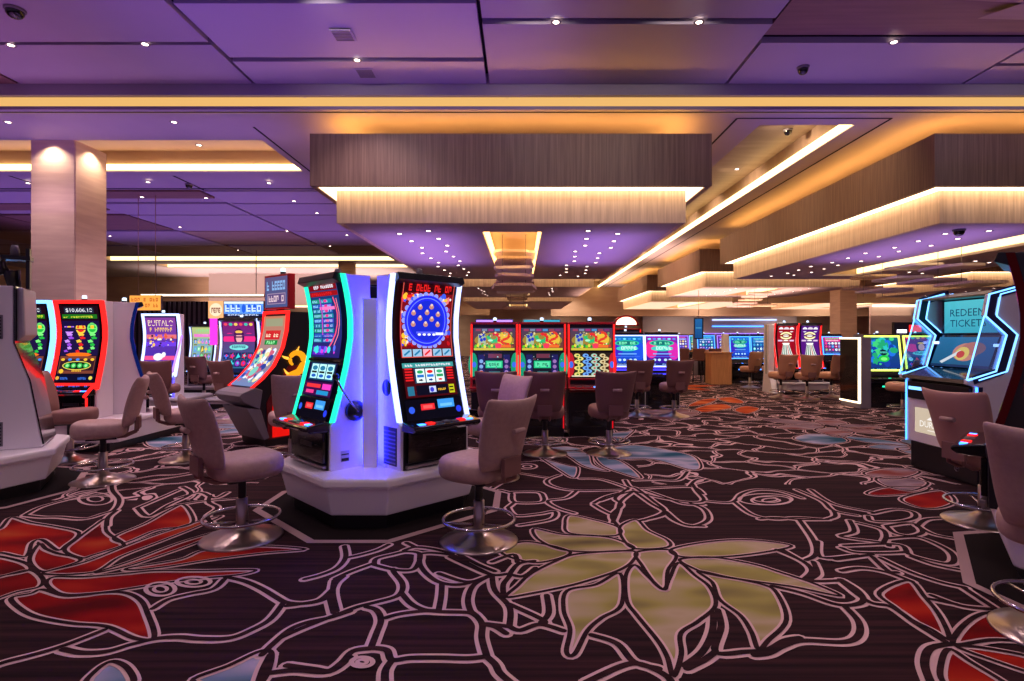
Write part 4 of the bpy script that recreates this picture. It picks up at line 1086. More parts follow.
def plinth(label, c, rot=0.0, h=.42, name='machine_plinth', mat='white', size=1.0, group=None):
    t = thing(name, label, 'machine base', (c[0], c[1], 0), rot, group)
    q = size
    a = MB(); a.prism_z(octagon((0, 0), .20*q, .74*q), 0.0045, .125, M['black']); a.build('toe_kick', t)
    o_lo = octagon((0, 0), .215*q, .795*q); o_hi = octagon((0, 0), .24*q, .845*q)
    a = MB(); n = 8
    A = [a.vert((x, y, .12)) for x, y in o_lo]; B = [a.vert((x, y, h-.075)) for x, y in o_hi]
    for k in range(n): a.face((A[k], A[(k+1) % n], B[(k+1) % n], B[k]), M[mat])
    a.face(tuple(reversed(A)), M[mat]); a.face(tuple(B), M[mat]); a.build('skirt', t, bevel=.012)
    a = MB(); a.prism_z(octagon((0, 0), .25*q, .868*q), h-.078, h, M[mat]); a.build('top_slab', t, bevel=.022)
    return t
def fillet(label, c, rot, mats, h0, h1, r):
    """square core standing between the machines of a plinth"""
    t = thing('centre_post', label, 'machine post', (c[0], c[1], h0), rot)
    a = MB(); a.box(-r, r, -r, r, 0, h1-h0, mats); a.build('panel', t, bevel=.01)
    return t

# ---- the centre cluster
plinth('white octagonal plinth under the tall pair of machines at the centre', POD_A)
def on(c, d, r): return (c[0]+d[0]*r, c[1]+d[1]*r)
q = .70711
LAT = .11
pa = on(on(POD_A, (-q, -q), .668), (-q, q), LAT); tower('tall machine with mint green light strip, pull lever and pay table screen', pa, face_rz(-q, -q), (art_paytable, art_reels_small), N_GREEN, z0=.42, lever=True, seed=3, depth=.39, lit=False)
pb = on(on(POD_A, (q, -q), .668), (q, q), LAT); tower('tall machine with pale blue light strips and a big blue ball wheel screen', pb, face_rz(q, -q), (art_wheel, lambda A, r: art_reels(A, r, True)), N_ICE, z0=.42, vent=-1, seed=5, depth=.39, lit=False, stripw=.016)
for mach, s_ in ((bpy.data.objects['slot_machine'], 1), (bpy.data.objects['slot_machine.001'], -1)):     # blue lines added beside the strips to tint the facing flanks
    a = MB(); P_ = [(z, interp(SIDE, z)) for z in [.39+1.2*k_/16 for k_ in range(17)]]
    a.prism_x([(y+.046, z) for z, y in P_]+[(y+.054, z) for z, y in reversed(P_)], s_*.351, s_*.360, neon('side_fill_blue', 14, 26, 255, 26.0)); a.build('side_fill_line', mach)
pc = on(POD_A, (q, q), .668); tower('machine seen edge-on behind the blue ball wheel machine', pc, face_rz(q, q), (art_face, art_reels), neon('violet_bright', 130, 80, 255, 7.0), z0=.42, seed=7, depth=.19, stripw=.03)
pd = on(POD_A, (-q, q), .668); tower('machine hidden behind the pay table machine on the same white plinth', pd, face_rz(-q, q), (art_face, art_reels), N_VIOLET, z0=.42, seed=8, depth=.19)
t = thing('centre_post', 'slim blue lit post closing the corner between the two tall centre machines', 'machine post', (POD_A[0], POD_A[1]-.47, .42))
a = MB(); a.box(-.062, .062, -.012, .012, 0, 1.40, M['white']); a.build('face_plate', t, bevel=.004)
a = MB(); a.box(-.016, .016, .012, .05, 0, 1.40, M['white']); a.build('stem', t)
for s in (-1, 1):
    a = MB(); a.box(s*.017, s*.024, .013, .050, .05, 1.38, neon('fill_blue', 26, 30, 255, 70.0)); a.build('light_strip', t)  # strips added behind the plate to throw blue onto the flanks

# ---- left edge: the flank of a big white cabinet
def left_cabinet():
    rz = face_rz(.85, .52)
    t = thing('slot_machine', 'white machine cabinet with vents seen side-on at the left edge', 'slot machine', (-4.86, 5.77, .42), rz)
    pts = [(.9, 0), (.0, 0), (.0, .03), (.10, .66), (.215, 1.02), (.215, 1.57), (.9, 1.57)]
    a = MB(); a.prism_x([(y, z) for y, z in reversed(pts)], -.34, .30, M['white']); a.build('cabinet', t, bevel=.012)
    for z in (1.06, .04):
        a = MB(); a.box(-.346, -.338, .29, .62, z, z+.23, M['grey'])
        for k in range(7): a.box(-.350, -.345, .30, .61, z+.012+k*.031, z+.026+k*.031, M['black'])
        a.build('vent', t)
    a = MB()
    fr = [(-.012, .03), (.088, .66), (.203, 1.02), (.203, 1.57), (.214, 1.57), (.214, 1.02), (.099, .66), (-.001, .03)]
    a.prism_x(list(reversed(fr)), -.338, .298, M['gloss']); a.build('front_glass', t)
    a = MB(); a.prism_x([(.135, 1.10), (.202, 1.03), (.202, 1.562), (.15, 1.562)], -.29, .27, M['shell']); a.build('screen_housing', t, bevel=.02)
    a = MB(); a.tube([(.85, .0, 1.62), (.66, .0, 1.68), (.48, .0, 1.74), (.34, .0, 1.76), (.26, .0, 1.70), (.24, .0, 1.56)], [.06]*6, M['black'], 10) if False else a.tube([(-.1, .85, 1.60), (-.1, .62, 1.70), (-.1, .46, 1.76), (-.1, .34, 1.77), (-.1, .27, 1.72), (-.1, .25, 1.56)], [.10, .11, .10, .085, .07, .05], M['black'], 14); a.build('topper_arch', t)
    a = MB(); a.box(-.18, -.02, .12, .34, 1.84, 1.88, M['black']); a.box(-.14, -.06, .13, .16, 1.56, 1.96, M['black']); sg = a.build('topper_bracket', t)
    a = MB(); a.lathe([(0, 0), (.035, 0), (.035, .07), (.025, .11), (0, .11)], M['grey'], 14, (-.1, .25, 1.88)); a.build('signal_lamp', sg)
    return t
left_cabinet()
plinth('white octagonal plinth under the side-on cabinet at the left edge', POD_B, ROT_B, .42)

# ---- left bank by the column: blue and red edged machines
def jcurve(label, loc, rz, art, glow, w=.68, group=None, seed=2, shell='white', gain=1.0, z0=.40, k=1.0):
    t = tower(label, loc, rz, (art, None), glow, w=w, depth=.62, shell=shell, group=group, z0=z0, k=k, one=True, seed=seed, gain=gain, hood=False, stripw=.034, depth2=.34)
    hw = w/2
    zt = SIDE[-1][0]*k
    P = [(z*k, y) for z, y in SIDE]
    a = MB()                                   # lit bars closing the frame at top and bottom, and the slanted legs to the deck
    a.box(-hw, hw, interp(P, zt)-.012, interp(P, zt)+.05, zt-.04, zt+.005, glow)
    a.build('light_bar', t)
    a = MB(); a.box(-hw+.04, hw-.04, interp(P, .44*k)-.012, interp(P, .44*k)+.02, .44*k, .475*k, glow); a.build('light_bar', t)
    a = MB()
    for s in (-1, 1):
        a = MB(); a.tube([(s*(hw-.01), .0, .46*k), (s*(hw+.0), -.19, .31*k)], .020, glow, 8); a.build('light_bar', t)
        a = MB(); a.tube([(s*(hw-.1), -.02, .28*k), (s*(hw-.1), -.02, .06), (s*(hw-.02), -.02, .045)], .012, glow, 8); a.build('light_leg', t)
    a.build('light_legs', t) if False else None
    return t
YB = 7.55
def long_plinth(label, x0, x1, y0, y1, h=.40, mat='white', name='machine_plinth'):
    t = thing(name, label, 'machine base', ((x0+x1)/2, (y0+y1)/2, 0))
    a, b = (x1-x0)/2, (y1-y0)/2
    m = MB(); m.box(-a+.09, a-.09, -b+.09, b-.09, 0.0005, .11, M['black']); m.build('toe_kick', t)
    m = MB(); c = .14
    P0 = [(-a+c, -b), (a-c, -b), (a, -b+c), (a, b-c), (a-c, b), (-a+c, b), (-a, b-c), (-a, -b+c)]
    m.prism_z([(x*.97, y*.95) for x, y in P0], .105, h-.06, M[mat]); m.build('skirt', t, bevel=.01)
    m = MB(); m.prism_z(P0, h-.062, h, M[mat]); m.build('top_slab', t, bevel=.02)
    return t
long_plinth('long white plinth under the blue and red edged machines by the stone column', -7.45, -5.30, 7.25, 8.95)
jcurve('machine with blue light frame left of the red framed one', (-6.79, YB), 0, lambda A, r: art_link(A, r, True), N_CYAN, w=.65, seed=11)
jcurve('machine with red light frame in front of the stone column', (-6.07, YB), 0, art_link, N_RED, w=.65, seed=12)
tower('white cabinet turned side-on with dark curved front edge beside the red framed machine', (-5.62, 8.42), face_rz(.80, .60), (art_buffalo, art_reels), neon('navy', 16, 34, 110, .5), shell='white', z0=.40, depth=.42, w=.56, seed=13)

# ---- flat-screen upright machines
def upright(label, loc, rz, art, glow, w=.70, group=None, z0=0.0, top=1.56, zs=(.93, 1.50), tilt=.10, body='black', shell='grey', seed=3, glow_w=.022, strip=None, lamp=True, sidelight=None, gain=1.0, art2=None, depth=.55):
    rnd = random.Random(seed)
    t = thing('slot_machine', label, 'slot machine', (loc[0], loc[1], z0), rz, group)
    hw = w/2
    P = [(0, .02), (.70, .0), (zs[0]-.03, .03), (zs[1]+.03, .03+tilt), (top, .04+tilt)]
    a = MB(); a.prism_x([(depth, top), (depth, .002)]+[(y, z) for z, y in [(.002, .02)]+P[1:]], -hw+.012, hw-.012, M[body]); a.build('cabinet', t, bevel=.006)
    a = MB()
    for s in (-1, 1):
        a = MB(); a.prism_x([(depth-.02, top-.01), (depth-.02, .01)]+[(y+.03, z) for z, y in [(.01, .02)]+P[1:-1]]+[(P[-1][1]+.03, top-.01)], s*hw, s*(hw-.012), M[shell]); a.build('side_panel', t)
    f, L = surf_profile(seg(P, zs[0], zs[1], 6), -hw+.04, hw-.04, .006)
    A = Art(f, (w-.08)/L, gain); art(A, rnd); A.build('screen', t)
    if glow:
        f, L = surf_profile(seg(P, zs[0]-.02, zs[1]+.02, 2), -hw+.004, hw-.004, .012)
        g = MB(); ww = glow_w/(w-.008); hh = glow_w/L
        for (u0, v0, u1, v1) in ((0, 0, 1, hh), (0, 1-hh, 1, 1), (0, hh, ww, 1-hh), (1-ww, hh, 1, 1-hh)):
            p0 = [f(u, v, 0) for u, v in ((u0, v0), (u1, v0), (u1, v1), (u0, v1))]; p1 = [f(u, v, -.016) for u, v in ((u0, v0), (u1, v0), (u1, v1), (u0, v1))]
            a0 = [g.vert(p) for p in p0]; a1 = [g.vert(p) for p in p1]
            g.face(a0, glow)
            for k in range(4): g.face((a0[k], a1[k], a1[(k+1) % 4], a0[(k+1) % 4]), glow)
        g.build('light_frame', t)
    zd = min(.74, zs[0]-.17)
    a = MB(); a.prism_x([(.05, zd-.06), (-.14, zd-.05), (-.17, zd-.02), (-.16, zd), (.02, zd+.05)], -hw+.01, hw-.01, M['gloss']); dk = a.build('button_deck', t, bevel=.008)
    a = MB()
    for x in (-.2, -.1, 0, .1, .2): a.box(x-.03, x+.03, -.13, -.08, zd-.002, zd+.016, M['silver'] if abs(x) > .05 else (strip or N_BLUE))
    a.build('buttons', dk)
    if strip:
        f, L = surf_profile(seg(P, max(.80, zd+.05), zs[0]-.02, 2), -hw+.06, hw-.06, .006); a = MB()
        for v0, v1 in ((.1, .3), (.65, .95)): a.poly([f(0, v0, 0), f(1, v0, 0), f(1, v1, 0), f(0, v1, 0)], strip)
        a.build('lower_light_bars', t)
    a = MB(); a.box(-hw+.06, hw-.06, -.005, .03, .10, zd-.10, M['gloss']); a.box(-.08, .08, -.012, -.004, .44, .475, strip or M['silver']); a.build('belly_door', t, bevel=.004)
    if lamp: candle(t, 0, .3, top, .7)
    return t
def upright_dual(label, loc, arts, group, w=.715, seed=4):
    rnd = random.Random(seed)
    t = thing('slot_machine', label, 'slot machine', (loc[0], loc[1], 0), 0, group); hw = w/2; top = 1.725
    P = [(0, .03), (.66, .03), (.74, .0), (.86, .04), (top, .10)]
    a = MB(); a.prism_x([(.6, top), (.6, .12), (.06, .12)]+[(.06, .13)]+[(y+.02, z) for z, y in P[1:]], -hw+.012, hw-.012, M['black']); a.box(-hw+.03, hw-.03, .10, .58, .0005, .12, M['black']); a.build('cabinet', t)
    a = MB()
    zs = [.74, .86, 1.2, top]
    for s in (-1, 1): a.prism_x([(interp(P, z)-.01, z) for z in zs]+[(interp(P, z)+.09, z) for z in reversed(zs)], s*hw, s*(hw-.034), M['redplastic'])
    f, L = surf_profile(seg(P, 1.66, top, 2), -hw+.03, hw-.03, .008); a.box(-hw+.03, hw-.03, interp(P, top)-.012, interp(P, top)+.05, top-.035, top, M['redplastic']); 
    a.box(-hw+.02, hw-.02, -.01, .06, .86, .885, M['redplastic']); a.box(-hw, hw, -.12, .05, .735, .755, M['redplastic'])
    a.build('red_frame', t, bevel=.005)
    for s in (-1, 1):
        a = MB(); f, L = surf_profile(seg(P, .90, 1.69, 4), 0, 1, .012)
        p = [(interp(P, z)-.013, z) for z in (.9, 1.3, 1.69)]
        for (y0, z0), (y1, z1) in zip(p, p[1:]): a.poly([(s*(hw-.005), y0, z0), (s*(hw-.005), y1, z1), (s*(hw-.028), y1, z1), (s*(hw-.028), y0, z0)], N_RED)
        a.build('light_strip', t)
    for nm, (za, zb), art in (('lower_screen', (.905, 1.265), arts[1]), ('upper_screen', (1.30, 1.635), arts[0])):
        f, L = surf_profile(seg(P, za, zb, 3), -hw+.04, hw-.04, .010); A = Art(f, (w-.08)/L, .9); art(A, rnd); A.build(nm, t)
    a = MB(); a.prism_x([(.05, .67), (-.10, .69), (-.13, .72), (-.12, .734), (.0, .76), (.04, .80)], -hw+.015, hw-.015, M['darkred']); dk = a.build('button_deck', t, bevel=.006)
    a = MB()
    for x, c in ((-.2, M['silver']), (-.08, M['silver']), (.06, N_BLUE), (.2, neon('teal', 40, 170, 170, .9))): a.box(x-.04, x+.04, -.10, -.05, .735, .768, c)
    a.build('buttons', dk)
    a = MB(); a.box(-hw+.06, hw-.06, .055, .09, .16, .62, M['gloss']); a.box(hw-.05, hw-.03, .05, .09, .13, .70, neon('dark_red', 200, 20, 30, .8)); a.build('belly_door', t)
    candle(t, 0, .3, top, .8)
    return t
YR = 8.35; gr = None
upright_dual('red two-screen machine furthest left in the row of three, beside the blue wheel machine', (sx(494, YR), YR), (art_jungle_top, art_jungle_low), gr, seed=21)
upright_dual('middle red two-screen machine of the row of three', (sx(542.5, YR), YR), (art_jungle_top, art_jungle_low), gr, seed=22)
upright_dual('red two-screen machine with bright striped reels at the right end of the row of three', (sx(592, YR), YR), (art_jungle_top, art_snakes), gr, seed=23)
# lit toppers lying on top of the red machines
for x, c, lab in ((494, N_VIOLET, 'low violet topper on the red machine furthest left'), (542, neon('teal2', 60, 170, 200, .8), 'low teal topper on the middle red machine')):
    t = thing('machine_topper', lab, 'topper', (sx(x, YR+.3), YR+.42, 1.725))
    a = MB(); a.prism_x([(-.03, 0), (.05, 0), (.05, .05), (0, .055)], -.30, .30, M['black']); a.build('housing', t)
    a = MB(); a.box(-.28, .28, -.036, -.022, .012, .04, c); a.build('light_bar', t)
YU = 11.6
upright('blue screen machine with white light frame beside the red row', (sx(628, YU), YU), 0, art_ocean, N_ICE, w=.72, strip=N_DEEP, seed=31, top=1.60, zs=(.90, 1.52))
upright('violet screen machine with white light frame at the end of the blue pair', (sx(663, YU), YU), 0, lambda A, r: art_ocean(A, r, True), N_ICE, w=.72, strip=N_DEEP, seed=32, top=1.60, zs=(.90, 1.52), shell='white')
YG = 15.0
for x, pu, lab in ((789, False, 'red totem screen machine, left one of the red pair by the far beige column'), (813, True, 'purple totem screen machine, right one of the red pair by the far beige column')):
    tower(lab, (sx(x, YG), YG), 0, (lambda A, r, pu=pu: art_totem(A, r, pu), None), N_RED, w=.60, z0=.30, k=.98, one=True, shell='white', seed=40+pu)
long_plinth('pale plinth under the red pair of totem machines', sx(789, YG)-.34, sx(813, YG)+.40, YG-.3, YG+.9, .30, 'shell')
t = thing('end_cabinet', 'white slim panel standing at the left end of the red totem pair', 'cabinet', (sx(773, YG), YG+.1, 0))
a = MB(); a.prism_x([(-.25, .002), (.4, .002), (.3, .6), (.3, 1.85), (.0, 1.85), (.0, .6)], -.08, .08, M['white']); a.build('panel', t, bevel=.01)
a = MB(); a.box(-.083, .083, .12, .16, .5, 1.84, M['black']); a.build('edge_band', t)
YBL = 18.0
upright('blue screen machine beside the honey wood podium, left of a pair', (sx(741, YBL), YBL), 0, art_ocean, N_BLUE, w=.66, strip=N_BLUE, seed=51, z0=0, top=1.60, zs=(.72+.1, 1.5), gain=.9)
upright('blue screen machine right of the pair beyond the honey wood podium', (sx(762, YBL), YBL), 0, art_generic([(120,230,230),(60,160,220),(150,210,255),(240,250,255)], ((20,60,150),(30,100,190))), N_BLUE, w=.66, strip=N_BLUE, seed=52, top=1.60, zs=(.82, 1.5), gain=.9)
upright('small pink and green screen machine behind the lit black end panel', (sx(834, YBL), YBL), 0, art_generic([(60,230,150),(240,60,140),(90,160,240),(240,250,255)], ((30,60,140),(210,40,120))), N_BLUE, w=.66, seed=53, top=1.60, zs=(.95, 1.5))
t = thing('podium', 'honey wood podium with pale upper panel left of the far blue pair', 'podium', (sx(722, 17.6), 17.9, 0))
a = MB(); a.box(-.33, .33, -.25, .3, .002, .98, M['wood_table']); a.build('body', t, bevel=.01)
a = MB(); a.box(-.36, .36, -.28, .32, .98, 1.02, M['wood_table']); a.build('top', t, bevel=.006)
a = MB(); a.prism_x([(-.05, 1.02), (.2, 1.02), (.2, 1.6), (.06, 1.6)], .16, .34, M['white']); a.build('side_wing', t)

# ---- right: lit black end panel, green machine
t = thing('end_cabinet', 'grey end cabinet with black panel edged in warm white light', 'cabinet', (7.2, 12.05, 0))
a = MB(); a.prism_z([(-.11, -.36), (.10, -.38), (.10, .37), (-.11, .37)], .002, 1.50, M['grey']); a.build('body', t, bevel=.01)
a = MB(); a.box(-.135, -.105, -.33, .35, .14, 1.46, M['gloss']); a.build('black_panel', t)
a = MB()
for (y0, y1, z0, z1) in ((-.36, -.325, .12, 1.48), (-.36, .36, 1.455, 1.49), (-.36, .36, .11, .145)): a.box(-.145, -.105, y0, y1, z0, z1, N_WARM)
a.build('light_edge', t)
YE = 11.8
upright('green fish screen machine with lime light frame beside the black end panel', (sx(886, YE), YE), 0, art_fish, N_YEL, w=.76, glow_w=.034, strip=N_GREEN, seed=61, top=1.56, zs=(.80, 1.51), tilt=.12)
upright('machine with yellow light frame half hidden behind the ticket kiosk', (sx(925, YE), YE), 0, art_face, N_YEL, w=.76, glow_w=.034, strip=N_GREEN, seed=62, top=1.56, zs=(.80, 1.51), tilt=.12)
# ================================================================== LEFT BACKGROUND
YD = 11.4
jb = jcurve('machine with gold lettering and white light frame facing front beyond the side-on cabinet', (sx(156, YD), YD), 0, art_buffalo, N_ICE, w=.74, seed=71, shell='white', z0=0.28, k=1.06)
a = MB(); a.tube([(.40, -.12, .50), (.40, .1, 1.0), (.40, .2, 1.25)], .02, N_VIOLET, 8); a.tube([(.36, -.02, .0), (.36, -.02, .45)], .018, N_DEEP, 8); a.build('side_light', jb)
long_plinth('low plinth under the gold lettered machine', sx(156, YD)-.6, sx(156, YD)+.75, YD-.3, YD+.9, .28, 'shell')
YD2 = 15.0
tower('machine with pastel screen and pale frame right of the gold lettered machine', (sx(199, YD2), YD2), 0, (art_generic([(120,220,150),(230,120,200),(240,210,90),(90,150,240)], ((110,160,190),(180,190,120))), None), N_ICE, w=.66, z0=.2, k=1.02, one=True, seed=72)
long_plinth('low plinth under the pastel screen machine', sx(199, YD2)-.5, sx(199, YD2)+.5, YD2-.3, YD2+.8, .2, 'shell')
YD3 = 11.9
tower('machine with magenta and teal screen under the blue lit sign', (sx(235, YD3), YD3), 0, (art_face, None), N_ICE, w=.80, z0=.22, k=1.05, one=True, seed=73)
tower('machine with violet screen, half hidden behind the tall red curved machine', (sx(272, YD3), YD3), 0, (art_generic([(160,90,240),(90,120,250),(240,190,90),(240,80,190)], ((60,30,150),(40,20,120))), None), N_ICE, w=.72, z0=.22, k=1.05, one=True, seed=74)
long_plinth('low plinth under the magenta and the violet screen machines', sx(235, YD3)-.55, sx(272, YD3)+.5, YD3-.3, YD3+.9, .22, 'shell')
# lit sign over that bank
t = thing('bank_sign', 'lit blue and white sign with an orange end panel above the magenta screen machine', 'sign', (sx(236, 12.2), 12.2, 1.925))
x0, x1 = sx(208, 12.2)-t.location.x, sx(263, 12.2)-t.location.x
a = MB(); a.box(x0, x1, .02, .14, .0, .36, M['black']); a.build('housing', t)
def flat(x0, x1, z0, z1, y): return lambda u, v, lift: (x0+u*(x1-x0), y-lift, z0+v*(z1-z0))
A = Art(flat(x0+.34, x1, .03, .35, .016), 2.6, 1.0); rn = random.Random(5)
A.rect(0, 0, 1, 1, (90, 150, 240)); A.layer(); A.rect(0, .84, 1, 1, (220, 235, 255))
for k in range(7): A.ell(.08+k*.14, .52, .05, (30, 90, 220), .3)
A.layer(); A.glyphs(.03, .3, .97, .75, (205, 230, 255), 7, rn, .8); A.rect(0, 0, 1, .16, (20, 30, 80)); A.layer(); A.glyphs(.1, .03, .9, .13, (200, 220, 255), 9, rn)
A.build('blue_panel', t)
A = Art(flat(x0, x0+.33, -.02, .36, .012), .9, 1.0); A.rect(0, 0, 1, 1, (255, 180, 120)); A.layer(); A.ell(.5, .5, .42, (255, 225, 190)); A.layer(); A.glyphs(.2, .32, .82, .62, (120, 60, 50), 4, rn, .85); A.build('orange_panel', t)
a = MB(); a.box(x0+.02, x0+.14, .03, .12, -.6, 0, neon('magenta', 230, 50, 190, 1.3)); a.build('magenta_post', t)
a = MB()
for x in (x0+.4, x1-.1): a.box(x-.02, x+.02, .05, .09, -.02, .0, M['black'])
a.build('legs', t)
# hanging amber sign
t = thing('hanging_sign', 'amber lit sign hanging on two rods beyond the stone column', 'sign', (sx(146, 13.0), 13.0, 2.12))
A = Art(flat(-.36, .36, 0, .34, -.03), 2.1, 1.0); A.rect(0, 0, 1, 1, (250, 165, 70)); A.layer(); A.glyphs(.06, .6, .94, .85, (190, 90, 30), 9, rn); A.glyphs(.06, .2, .94, .45, (200, 100, 30), 10, rn); A.build('lit_face', t)
a = MB(); a.box(-.37, .37, -.028, .03, -.01, .35, M['grey']); a.build('housing', t)
a = MB()
for x in (-.18, .22): a.tube([(x, 0, .35), (x, 0, H2-2.12)], .007, M['wall_tan'], 8)
a.build('hanging_rod', t)
# dark slatted screen on the far left
t = thing('slatted_screen', 'dark slatted partition far back beyond the pastel screen machine', 'partition', (sx(175, 22), 22, 0))
a = MB(); a.box(-2.2, 2.2, .02, .06, .002, 2.9, M['black']); a.build('backing', t)
a = MB()
for k in range(23): a.box(-2.2+k*.195, -2.12+k*.195, -.03, .02, .002, 2.9, M['grey'])
a.build('slats', t)
t = thing('fascia_board', 'pale lit ledge hanging far back over the left machines', 'fascia', (sx(205, 21), 21, 3.02))
a = MB(); a.box(-2.4, 2.2, 0, .5, 0, .1, M['wall_pale']); a.build('board', t)
a = MB(); a.box(-2.4, 2.2, -.01, .0, .02, .08, N_WARM); a.build('light_line', t)
a = MB()
for x in (-2, 1.8): a.tube([(x, .25, .1), (x, .25, H2-3.02)], .015, M['grey'], 6)
a.build('hanging_rod', t)

# ---- tall red curved machine with a gold ornament on its flank
def red_curve():
    ang = face_rz(-.62, -.79)
    t = thing('slot_machine', 'tall red curved machine with gold ornament on its side, left of the lever machine', 'slot machine', (-3.72, 7.85, 0), ang)
    hw = .34
    P = [(.55, -.34), (.68, -.36), (.82, -.22), (.93, -.08), (1.10, .08), (1.35, .21), (1.60, .27), (1.86, .29)]
    body = [(.72, 1.86), (.72, .002), (-.02, .002), (-.12, .50)]+[(y+.02, z) for z, y in P[2:]]
    a = MB(); a.prism_x(body, -hw+.01, hw-.01, M['black']); a.build('cabinet', t)
    a = MB(); pf = P[2:]
    for s in (-1, 1):
        a = MB(); a.prism_x([(y-.015, z) for z, y in pf]+[(y+.03, z) for z, y in reversed(pf)], s*hw, s*(hw-.03), N_RED); a.build('light_strip', t)
    a = MB(); a.box(-hw, hw, .275, .32, 1.835, 1.875, N_RED); a.build('light_bar', t)
    f, L = surf_profile(seg(P, .83, 1.80, 16), -hw+.045, hw-.045, .006); A = Art(f, .6/L, 1.0); art_strip(A, random.Random(9)); A.build('screen', t)
    a = MB(); a.prism_x([(-.12, .52), (-.34, .64), (-.40, .72), (-.36, .76), (-.18, .82), (-.08, .78)], -hw-.02, hw+.02, M['grey']); a.build('button_deck', t, bevel=.01)
    a = MB(); a.prism_x([(-.06, .10), (-.30, .56), (-.10, .52), (.02, .12)], -hw-.01, hw+.01, M['grey']); a.build('front_shell', t, bevel=.01)
    a = MB(); a.prism_x([(.0, .10), (.70, .10), (.70, 1.1), (.30, 1.1), (.10, .8), (-.02, .6)], hw-.009, hw+.004, M['darkred']); a.build('red_flank', t)
    a = MB(); a.box(hw-.02, hw+.012, .06, .40, .12, .55, neon('flank_red', 220, 20, 15, .8)); a.build('red_light_panel', t)
    g = MB()                                      # scrolling gold relief
    pts = []
    for k_ in range(26):                          # an S-shaped scroll with a curled end
        t_ = k_/25
        if t_ < .5: pts.append((hw+.02, .16+.34*t_*2*(1-.25*t_), .80+.26*t_*2+.04*sin(t_*9)))
        else:
            a_ = -.6+(t_-.5)*2*4.6; r_ = .13-.05*(t_-.5)*2; pts.append((hw+.02, .40+r_*cos(a_), 1.17+r_*sin(a_)))
    g.tube(pts, [.018+.030*sin(pi*(k_/25)**.8) for k_ in range(26)], M['gold'], 10)
    for (y, z, dy, dz) in ((.22, .90, -.09, .07), (.30, .97, -.08, .09), (.40, 1.02, .10, -.04), (.52, 1.14, .09, .05), (.40, 1.29, .05, .08), (.28, 1.2, -.09, .04), (.18, .82, -.08, -.08)):
        g.tube([(hw+.02, y, z), (hw+.02, y+dy*.55, z+dz*.35), (hw+.015, y+dy*.8, z+dz*.7), (hw+.015, y+dy, z+dz)], [.020, .016, .010, .002], N_AMBER, 8)
    o = g.build('gold_ornament', t); tag(o, 'raised gold scroll ornament')
    # sign on top
    a = MB(); a.box(-hw, hw, .30, .40, 1.90, 2.40, M['redplastic']); a.box(-.06, .06, .33, .39, 1.85, 1.9, M['black']); sg = a.build('topper', t, bevel=.008)
    A = Art(flat(-hw+.03, hw-.03, 1.93, 2.37, .297), 1.4, 1.0); rn = random.Random(2)
    A.rect(0, 0, 1, 1, (70, 80, 130), 4, top=(90, 80, 120)); A.layer(); A.glyphs(.08, .56, .92, .86, (130, 170, 220), 7, rn, .85); A.rect(.1, .1, .92, .46, (150, 130, 160)); A.layer(); A.rect(.13, .13, .89, .43, (90, 70, 120)); A.layer(); A.glyphs(.17, .18, .86, .38, (220, 190, 200), 6, rn, .85)
    A.build('sign_face', sg)
    candle(t, .1, .35, 2.40)
    return t
red_curve()

